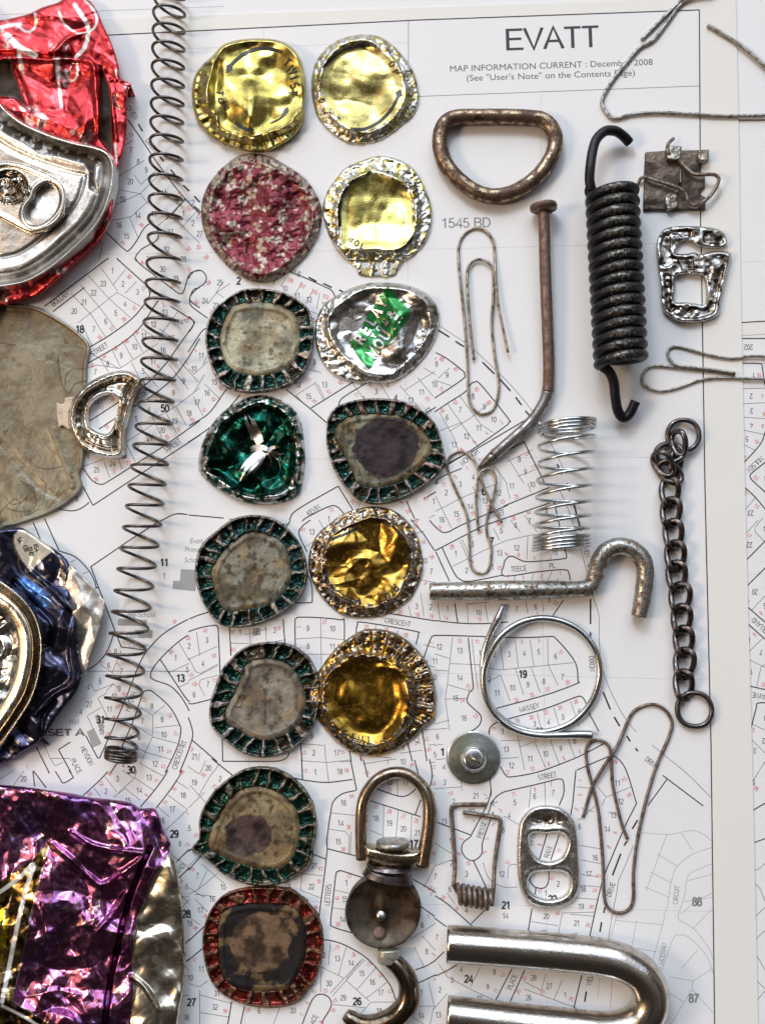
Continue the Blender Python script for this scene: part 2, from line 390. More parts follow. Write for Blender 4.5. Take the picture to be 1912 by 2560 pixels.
# glyphs: built-in sans font turned into flat meshes, cached
_gl = {}
def glyphs(txt, bold=0.0, shear=0.0):
    k = (txt, bold, shear)
    if k in _gl: return _gl[k]
    cu = bpy.data.curves.new('t', 'FONT'); cu.body = txt; cu.size = 1.0; cu.offset = bold; cu.shear = shear; cu.align_x = 'CENTER'; cu.resolution_u = 3
    o = bpy.data.objects.new('t', cu); C.objects.link(o); dg = bpy.context.evaluated_depsgraph_get(); dg.update()
    me = bpy.data.meshes.new_from_object(o.evaluated_get(dg)); V = np.array([v.co[:] for v in me.vertices])[:, :2]; F = [tuple(p.vertices) for p in me.polygons]
    bpy.data.objects.remove(o); bpy.data.curves.remove(cu); bpy.data.meshes.remove(me)
    c = (V.min(0) + V.max(0)) / 2; V = V - c
    _gl[k] = (V, F); return _gl[k]
def _caph():
    V, F = glyphs('H'); return V[:, 1].max() - V[:, 1].min()
CAPH = _caph()
def text_px(txt, x, y, rot, size, bold=0.0, shear=0.0, width=None, sx=0.9, single=True):
    """text in photo pixels: size = capital height, rot = degrees anticlockwise"""
    if all(c in STROKES for c in txt) and not shear:
        V, F = stroke_glyphs(txt, 0.115 + bold * 3.2); s = size
        kx = s * sx * 1.08 if width is None else width / (V[:, 0].max() - V[:, 0].min())
        u = V[:, 0] * kx; v = V[:, 1] * s; a = math.radians(rot)
        return np.stack([x + u * math.cos(a) - v * math.sin(a), y - (u * math.sin(a) + v * math.cos(a)), V[:, 2]], -1), F
    V, F = glyphs(txt, bold, shear); s = size / CAPH
    kx = s * sx if width is None else width / (V[:, 0].max() - V[:, 0].min())
    u = V[:, 0] * kx; v = V[:, 1] * s; a = math.radians(rot)
    return np.stack([x + u * math.cos(a) - v * math.sin(a) * 1.0, y - (u * math.sin(a) + v * math.cos(a))], -1), F
def ribbon(P, w):
    P = np.asarray(P, float); T = np.gradient(P, axis=0); T /= np.linalg.norm(T, axis=1)[:, None] + 1e-9
    Nn = np.stack([-T[:, 1], T[:, 0]], -1) * (np.asarray(w) / 2 if np.ndim(w) == 0 else np.asarray(w)[:, None] / 2)
    V = np.vstack([P + Nn, P - Nn]); n = len(P)
    return V, [(i, i + 1, n + i + 1, n + i) for i in range(n - 1)]

# ================================================================ the printed map sheet
# lines per group: kind then points. b/t/g = straight bold, thin, pale; B/T/G = smooth; d = dash
MAPL = {
'T': """b 0,100 270,88 1050,50 1747,25|b 1747,25 1750,563 1752,643 1761,1220 1776,1860 1787,2700|t 1021,52 1021,243|t 1021,243 1050,241 1747,215|q 1353,227 1350,821 1352,1300 1362,1860 1368,2700|q 430,122 1021,107|q 300,635 1079,623 1750,606|q 300,1146 900,1147 1561,1143 1757,1145|q 0,1680 524,1677 1100,1683 1504,1693 1770,1700|q 560,2248 1120,2262 1269,2262 1520,2273 1790,2279|q 660,70 639,1146 623,1900 610,2700|w 1021,52 1021,243|q 1021,620 1010,1150|q -40,640 300,635""",
'A': """B 1055,985 1170,1150 1290,1330 1430,1520 1530,1640 1652,1770|d 1145,1025 1180,1085|d 1320,1290 1355,1335|d 1410,1400 1475,1478|d 1515,1530 1565,1580|d 1605,1620 1652,1670|t 960,1470 1195,1325|t 1110,1445 1165,1525 1300,1400|t 960,1690 1160,1600 1330,1430|t 940,1820 1085,1790 1250,1640|t 1070,1790 1140,1960|t 990,1570 1160,1600 1230,1690|t 1400,1810 1530,1640|t 1490,1890 1652,1720|t 1490,1850 1652,2010|t 1370,1810 1290,1880|B 880,1920 1030,2060 1070,2065 1130,1990 1190,1890 1240,1850 1290,1880 1310,1940 1290,1990 1170,2060 1120,2130 1140,2170|b 1370,1815 1535,1645|t 1055,1140 980,1200|t 700,1400 1100,1160|t 820,2150 850,2010 780,1950""",
'D': """b 370,415 880,30|B 880,30 925,8 960,15 1000,50|b 960,15 1210,240|B 1245,270 1225,350 1100,510 900,660 750,750 600,850|B 1310,370 1280,410 1150,600 980,740 740,880 600,970|b 440,460 700,260|B 1120,0 1150,60 1300,175 1450,290 1490,312 1520,290 1560,160 1600,130 1652,120|B 1652,260 1600,280 1570,350 1590,385 1652,430|b 1410,415 1570,515|B 1570,515 1602,540 1595,575 1450,780 1380,880 1230,1040 1100,1130 740,1365|B 1652,680 1550,850 1420,1020 1250,1160 1080,1260 820,1430|B 680,1740 760,1850 830,1885 890,1865 1120,1720 1400,1540 1652,1360|b 680,1890 770,2060 1180,1790 1652,1480|B 740,2035 680,2080 600,2105 490,2090|B 1300,2200 1380,2160 1460,2130 1540,2133 1652,2145|t 730,160 900,350 1080,510|t 590,310 760,490 880,680|t 935,240 1040,110|t 1035,310 1130,210|t 650,550 970,300|t 970,300 1200,440|t 840,100 975,290|t 670,240 830,430 970,620|t 680,560 760,740|t 990,930 1310,720|t 830,850 900,960|t 930,780 1000,920|t 1010,700 1100,850|t 1100,640 1180,790|t 1310,680 1470,460|t 1320,600 1470,710|t 1090,880 1150,1000|t 1460,840 1640,1040|t 1400,900 1560,1100|t 1300,1330 1460,1240 1652,1090|t 1460,1250 1540,1400|t 1370,1290 1460,1460|t 1160,1400 1240,1550|t 1040,1540 1300,1370|t 1050,1560 1120,1700|t 970,1640 1010,1760|t 860,1700 910,1830|t 680,1740 860,1680|t 1250,1310 1340,1500|t 600,960 800,900 990,930|t 700,780 990,930|t 1170,600 1330,700|t 1270,800 1380,870|t 1190,950 1300,1080|t 600,1750 680,1740""",
'E': """B 600,-25 730,25 880,92 925,118 948,160|d 780,33 830,60|d 872,72 925,98|d 970,112 1010,132|d -200,-230 -160,-185|d 65,-412 105,-372|B 0,110 20,60 60,0 110,-8 140,30 130,70 90,100 45,145 37,190 60,225 150,290|B 0,255 50,295 62,325 40,365 0,410|B 0,545 60,450 110,375 135,355 160,350|B 0,980 150,890 240,770 270,730|B 0,1085 180,960 300,830 350,770|t 150,200 205,130 290,70|t 205,130 250,160|t 200,130 250,60|t 690,150 740,60|t 760,200 810,110|t 830,230 850,130|t 605,90 650,20|t 790,245 850,270|t 0,570 65,640 150,560|t 60,760 130,640|t 130,700 230,800|t 60,780 120,900|t 0,850 50,930|t 120,580 170,480|b 640,735 790,855 895,945|b 795,852 1120,650|B 965,840 990,790 1100,720 1200,660|b 1500,890 1652,800|t 700,770 830,690|t 700,770 740,815|t 740,600 860,630|t 820,700 870,800|t 835,700 880,795|t 1050,690 1150,830|t 1220,690 1290,800|t 1350,710 1480,860|t 1380,740 1540,640 1652,560|t 1460,660 1560,780|t 1500,600 1652,690|b 1590,370 1652,410|B 640,1640 665,1540 720,1480 965,1340|b 965,1340 1100,1560|B 740,1652 725,1600 740,1560 780,1530 900,1470 950,1465 990,1500 1010,1540|b 1390,1430 1440,1540|b 0,1518 250,1540|t 1070,1480 1090,1430|t 1085,1490 1105,1430|b 1500,1420 1652,1330|t 1580,1350 1640,1480|t 1530,1540 1652,1480""",
'H': """m 0,65 320,97|m 320,97 660,128|B 640,150 655,120 720,45 890,-60|B 770,300 720,190 740,140 790,100 870,25 920,10 970,20 1000,60|t 830,70 880,170|t 755,270 850,210|B 600,620 715,618 790,617 803,600 798,500 770,430|B 0,735 80,700 160,675 260,650|b 5,1235 -50,1150|B 0,1238 40,1250 80,1245 200,1212 222,1190 228,1100 215,780|B 215,780 205,762 180,760 100,775 0,810|B 0,1265 50,1400 50,1480 0,1600|b 50,1475 240,1640|t 80,800 100,950|t 0,985 210,890|t 30,960 75,1050 105,1060 215,1000|t 0,1120 215,1010|t 105,1100 215,1070|t 105,1100 95,1130 130,1200|b 285,770 295,950|b 620,720 635,900|t 295,870 430,875|t 410,780 415,870|t 510,760 515,860|t 520,870 630,850|t 380,820 520,780|B 705,1030 697,900 695,740 703,715 730,708 860,712 980,725 1003,740 1000,1000|t 700,845 855,835 1005,850|t 855,715 860,1000|t 740,940 1000,940|b 240,1460 243,1610|B 243,1610 500,1610 590,1608 640,1590 660,1555|b 725,1450 742,1652|t 735,1500 870,1510|t 740,1615 890,1620 1040,1610|t 880,1500 890,1652|b 1020,1440 1060,1700|B 1240,678 1500,720 1652,745|B 1075,820 1085,755 1120,740 1440,795 1465,815 1450,880|t 1340,790 1330,830|t 1200,760 1195,800|t 1085,800 1340,830|B 1652,820 1565,823 1540,850 1500,960|b 1350,-10 1380,50|b 1380,50 1500,190 1565,290 1652,415|B 1500,0 1530,90 1580,150 1620,170 1652,165|t 1420,110 1480,90|t 1480,475 1652,505|t 1405,640 1420,700|t 1480,560 1500,700|t 1590,600 1595,730|b 1565,295 1652,260|t 1430,190 1500,170|b 1490,1420 1525,1652|t 1510,1005 1652,1045|t 1490,1415 1652,1400|t 1530,1510 1652,1490|t 1560,1100 1652,1130|t 1350,1560 1490,1540|b 1400,1500 1450,1700|b 1280,690 1240,640|t 1500,880 1652,920|t 1110,1570 1300,1590|b 1100,1560 1130,1700|b 70,1690 0,1660|t 100,1560 70,1700""",
'I': """B 420,120 200,215 130,250 90,240 50,190 12,110 20,75 60,30 110,0|b 400,125 620,35|b 70,340 300,220 590,120|b 590,120 640,100|B 105,325 160,440 190,475 240,485 400,455|b 0,215 75,345 140,485|t 75,80 150,230|t 45,165 210,80 410,0|t 170,60 240,200|t 250,30 290,100|t 510,0 530,60|t 410,10 430,90|t 155,415 300,340 410,290 550,260|t 190,290 240,400|t 200,285 250,395|t 430,190 480,250|t 350,230 380,290|t 500,170 560,250|t 515,270 510,380|t 610,250 605,330|b 640,100 695,340|B 695,340 700,370 680,378 580,388 500,390 440,365 410,380 400,410 402,460 560,440 690,430 712,450 718,480|t 455,455 450,480|t 540,450 535,480|t 630,440 610,480|B 0,665 180,685 300,688 420,680|b 165,590 180,685|b 685,575 635,650|t 85,590 95,670|t 225,590 230,685|t 310,590 325,680|t 225,595 330,585|t 505,580 515,640|t 585,580 590,630|B 15,870 45,760 70,745 240,748 480,755 620,750|B 620,750 650,760 740,870 755,960 750,975 600,1030 360,1095|b 230,755 255,1000|t 247,760 275,1000|B 255,1000 235,1020 225,1060 250,1090 290,1130 285,1170 250,1200 200,1215|t 155,755 130,980 120,1050 140,1200|t 30,820 140,855|t 0,905 135,915|t 145,880 290,885|t 130,980 250,1015|t 120,1050 225,1045|t 320,760 335,890|t 380,760 400,910|t 455,770 470,900|t 525,765 545,895|t 610,760 612,885 660,985|t 280,890 380,910 735,875|t 290,985 385,935 430,1060|t 455,900 495,1030|t 530,895 575,1020|B 335,1265 330,1200 355,1168 420,1145 600,1095 740,1042 770,1038 790,1060 800,1100 815,1130|t 720,1060 760,1180|t 640,1090 665,1180|t 560,1115 580,1200|b 815,1130 880,1250|d 875,1015 910,1100|d 928,1135 955,1180|d 702,15 715,55|d 730,95 770,245|d 805,405 808,430|d 815,570 815,690|d 815,730 815,775|T 830,570 855,650 858,790 880,930 940,1070 1010,1180 1100,1265|T 640,0 700,120 760,300 830,570|t 140,1150 30,1180|t 0,1200 130,1190""",
'F': """T 80,480 230,580 330,670 450,790 560,930 640,1080 700,1200|d 85,508 140,542|d 168,562 210,588|d 298,662 355,718|d 380,742 432,800|d 457,830 485,868|d 503,895 530,925|d 655,1150 680,1200|d 695,1235 706,1262|d 575,985 600,1020|B 40,600 120,640 200,700 212,720 195,750 0,880|t 80,640 20,690|t 140,690 85,740|t 0,700 60,745 150,775|B 45,918 130,860 215,805 240,770 260,758 290,770 420,930 425,950 400,975 250,1080 130,1155 0,1240|t 190,825 290,960 350,1000|t 140,995 240,930 330,860|t 130,860 200,960 280,1070|t 90,900 160,1020 190,1110|t 70,1000 200,950|b 240,1095 520,930|b 320,1135 495,1045|b 495,1040 610,1270|t 415,1140 540,1080|t 465,1210 570,1170|t 420,1120 510,1265|t 350,1150 430,1265|t 270,1190 300,1265|b 70,1180 220,1100|B 60,1275 90,1220 200,1170""",
'K': """t 220,80 165,150 95,270 40,210|T 0,70 85,130 108,120 140,40|b 160,30 310,150|t 95,270 140,320|t 0,210 30,190|t 0,380 130,250|b 0,650 90,570|b 0,770 110,650|t 0,740 110,640|t 110,700 250,820|t 145,740 90,860|t 90,860 210,760|t 70,890 200,905|t 0,830 130,910|t 0,1010 100,1080|t 70,920 150,1000|t 0,905 90,860|b 0,1210 130,1090|b 20,1310 135,1215|t 0,1440 100,1470 150,1430|t 100,1490 100,1702|t 100,1520 300,1575|t 100,1630 290,1660|b 300,1560 275,1702|B 380,1590 355,1702|t 600,1600 560,1702|B 650,155 780,180 900,190 1055,172|b 730,-60 742,170|t 735,55 900,65 1040,50|t 890,60 905,185|b 1030,-10 1080,240|b 1105,-20 1150,160|t 1120,75 1280,50 1420,30|t 1270,-10 1275,80|b 1440,40 1465,140|B 1520,-20 1550,120 1545,190 1520,260|t 1530,70 1652,50|t 1550,150 1652,145|B 1075,240 990,262 935,310 918,380 895,540 897,605|b 897,605 1075,650|b 897,605 880,760 845,1030|t 915,380 1070,397|t 905,482 1010,498 1035,530 1030,635|t 1045,500 1040,640|B 1130,790 990,745 965,748 950,770 930,950 918,1060 935,1095 1080,1140|t 945,865 1040,885|t 930,975 1010,985|b 810,640 885,670|t 700,755 780,765 870,775|t 745,690 730,865|t 730,865 860,915|B 860,1175 920,1180 1010,1210 1130,1280 1220,1370 1290,1460 1320,1540 1332,1600|t 915,1190 905,1330|t 1015,1220 965,1400|t 1120,1290 1015,1420|t 1015,1430 1160,1560|t 1200,1350 1080,1490|t 1270,1440 1140,1540|t 1165,1565 1320,1565|t 915,1510 1105,1305|t 930,1525 1130,1300|t 860,1345 1000,1415|t 860,1340 855,1500|t 930,1580 1140,1600|t 1165,1570 1050,1702|t 1110,1640 1230,1690|B 740,1702 780,1600 810,1540 850,1515 900,1530 922,1570 912,1610 870,1680 868,1702|B 1430,795 1560,870 1652,945|B 1480,965 1580,1040 1652,1110|B 1445,1365 1540,1325 1652,1240|B 1465,1445 1560,1400 1652,1340|t 1420,1170 1590,1060|t 1490,1150 1580,1250|t 1440,1220 1500,1340|t 1530,1440 1565,1590|t 1470,1590 1652,1590|t 1565,1590 1640,1555|t 1560,1600 1540,1702|t 1540,900 1630,760|t 1500,850 1600,650 1630,540|b 1480,300 1445,395|B 1165,215 1330,273 1400,270 1455,225|b 1165,305 1480,405|t 1335,150 1335,275|t 1250,330 1245,540|t 1340,360 1325,550|t 1425,390 1415,590|t 1165,490 1240,520|b 1570,445 1652,475|t 1400,1640 1500,1702|T 1550,270 1600,240 1640,262 1640,400|t 800,1480 740,1400""",
'L': """B 10,20 25,130 50,250 50,320|t 25,130 110,115|t 40,195 120,185|t 60,330 200,320|B 330,70 335,50 390,25|B 385,225 410,265 440,272 560,250 700,200 790,160 880,112|B 325,450 350,385 390,350 440,335 550,310 660,282|B 660,282 683,290 687,350 665,410|t 465,70 500,240|t 470,130 560,100|t 550,110 600,230|t 620,90 665,210|t 700,70 740,180|t 385,100 490,95|t 390,185 470,180|T 335,290 340,360 310,380|B 335,280 330,380 240,560|B 240,560 205,590 200,630 225,665 260,672 295,640 300,580 350,440|b 80,490 240,550|b 255,675 320,810|b 0,795 130,880 255,992|b 245,975 310,910|b 0,900 125,990|t 55,580 150,640|t 70,700 150,670|t 130,830 165,880|T 300,680 330,760 400,800 465,800|T 420,760 425,700 470,690|t 200,340 195,270|t 400,460 470,500|t 530,320 520,420|t 595,300 600,410|b 440,1190 360,1345|b 502,1195 430,1350|b 775,1215 735,1380|d 795,1300 787,1350|B 0,1190 60,1160 115,1110|B 0,1255 110,1210 190,1165|t 90,1170 130,1230 240,1290 360,1345|t 290,1180 240,1280|t 500,1255 580,1295 600,1220|t 500,1290 750,1380|t 680,1245 640,1340|t 70,1380 130,1310|t 0,1355 70,1370 60,1457|b 610,535 570,670|b 665,550 625,670|B 530,735 525,770 550,800 590,805 612,780 617,715|b 555,800 545,860|b 745,240 730,400 720,455|b 750,240 900,175|B 905,172 940,180 985,240 1035,400|B 1035,400 980,510 920,650 870,780 810,1040|t 750,320 840,330|t 760,480 850,400|t 850,320 890,370 1010,320|t 885,375 870,410|t 770,420 830,440|t 900,440 960,460|t 760,600 880,620|t 770,670 870,690|t 770,740 850,750|t 750,790 860,800|t 720,850 850,860|t 720,930 830,940|t 680,925 840,920|t 680,925 660,1030|t 525,965 660,985|b 535,905 515,1020|d 1015,522 1040,480|d 975,602 990,580|d 960,640 920,745|d 885,895 878,925|d 868,968 860,1015|d 988,75 1005,103|d 1030,135 1042,150|b 1090,410 1180,285|b 1160,265 1355,412|G 1060,540 1120,545 1200,548 1290,530 1350,545 1395,580|G 1395,610 1290,650 1225,710 1200,780 1185,880 1165,940|g 1170,940 1110,1165|G 1395,690 1300,730 1275,770 1265,840 1235,940 1250,965 1310,1000 1380,1090 1400,1150|G 1150,1220 1210,1050 1240,1030 1290,1045 1370,1130 1405,1220|T 1020,600 980,700 950,770 940,830 920,930 895,1080|g 1180,550 1080,820|g 1130,640 1230,700|g 1105,730 1200,780|g 1075,800 1190,850|g 1250,540 1300,620|g 1280,770 1395,740|g 1260,870 1395,850|g 1245,930 1330,860 1395,830|g 1305,1000 1395,905|g 1250,1190 1330,1100|g 1190,1230 1305,1250 1400,1190|g 1305,1250 1300,1290 1200,1457|g 1300,1290 1400,1400|g 940,940 900,1080|g 1035,960 1015,1080|g 930,960 1160,980|g 960,1080 1130,1110|g 1110,1165 1060,1457|g 1150,1180 1120,1457|g 860,1220 850,1330|g 920,1240 910,1380|T 1110,120 1170,170 1280,260 1390,370|g 1180,1300 1260,1350""",
'J': """B 960,0 880,110 760,230 680,300|B 1420,0 1370,120 1270,260 1160,390|B 1530,0 1500,100 1420,230 1290,400|b 400,0 505,165|B 505,165 520,188 550,182 610,145|b 610,145 520,0|b 240,0 275,90 290,220|b 280,90 385,230|b 1460,840 1652,650|b 1480,975 1652,800|b 1520,1530 1652,1390|b 1535,1670 1652,1560|t 960,50 1110,150|t 1160,40 1350,130|t 1120,150 1270,250|t 1150,20 1115,150 980,270|t 870,140 970,265|t 940,310 1035,235 1160,330|t 780,230 830,300|t 1450,170 1652,300|t 1390,290 1550,410|t 1310,390 1400,470|t 1550,410 1652,310|t 1540,430 1652,540|t 1350,600 1550,410|t 1500,1130 1652,1130|t 1490,1110 1652,1280|t 1480,1240 1652,1060|t 1530,1700 1652,1850|t 1500,1950 1652,1930|t 1300,700 1652,950|t 0,160 250,0|t 100,230 200,90""",
'G': """B 265,145 310,250 330,300|b 355,115 470,370|B 470,370 600,420 700,520 745,600 765,660|b 755,665 778,660|b 720,495 910,1000|b 910,1000 960,1130 1160,1155|b 720,495 1050,270 1240,150|B 1240,150 1370,85 1450,80 1580,95|B 910,1000 850,1160 770,1260 680,1320 560,1400|t 560,460 600,440|t 655,550 700,535|B 1580,875 1470,920 1300,1020 1180,1140 1110,1250 1030,1450 960,1620 900,1760 790,2005|B 1580,990 1450,1060 1330,1160 1230,1270 1190,1350 1220,1390 1350,1440 1450,1550 1520,1700 1520,1820 1490,1950 1380,2212|b 1265,1225 1460,1520|B 1460,1520 1490,1555 1530,1572 1580,1570|B 960,1930 1060,1700 1130,1500 1165,1475 1210,1485 1340,1600 1410,1720 1430,1800 1390,1950 1260,2212|b 790,2005 775,2008 680,1830|B 950,2010 870,2130 770,2230|b 560,1880 465,1940 585,2160 510,2200|b 290,1920 380,2100 430,2212|t 560,2010 400,2010|t 400,2010 440,2070 500,2040|t 1210,1665 1305,1590|t 1215,1770 1425,1745|t 1110,1610 1210,1670 1205,1840 1110,2050|t 1205,1840 1400,1890|t 1150,1960 1360,2020|t 1110,2050 1290,2150|t 1050,1740 1200,1830|t 1040,1900 1150,1960|t 830,1190 980,1220|t 800,1270 900,1340|t 700,1320 1580,1322|t 720,1420 750,1480 900,1420|t 780,1530 850,1490|t 840,1480 900,1420 940,1460|t 775,1530 860,1700|t 695,1670 800,1610|t 690,1670 740,1780|t 1340,1330 1580,1220|t 1415,1090 1540,1320|t 1550,1000 1580,1150|t 1410,1450 1580,1370|t 890,1330 920,1250 960,1160|t 0,1900 250,1840|t 330,1850 400,2010"""}
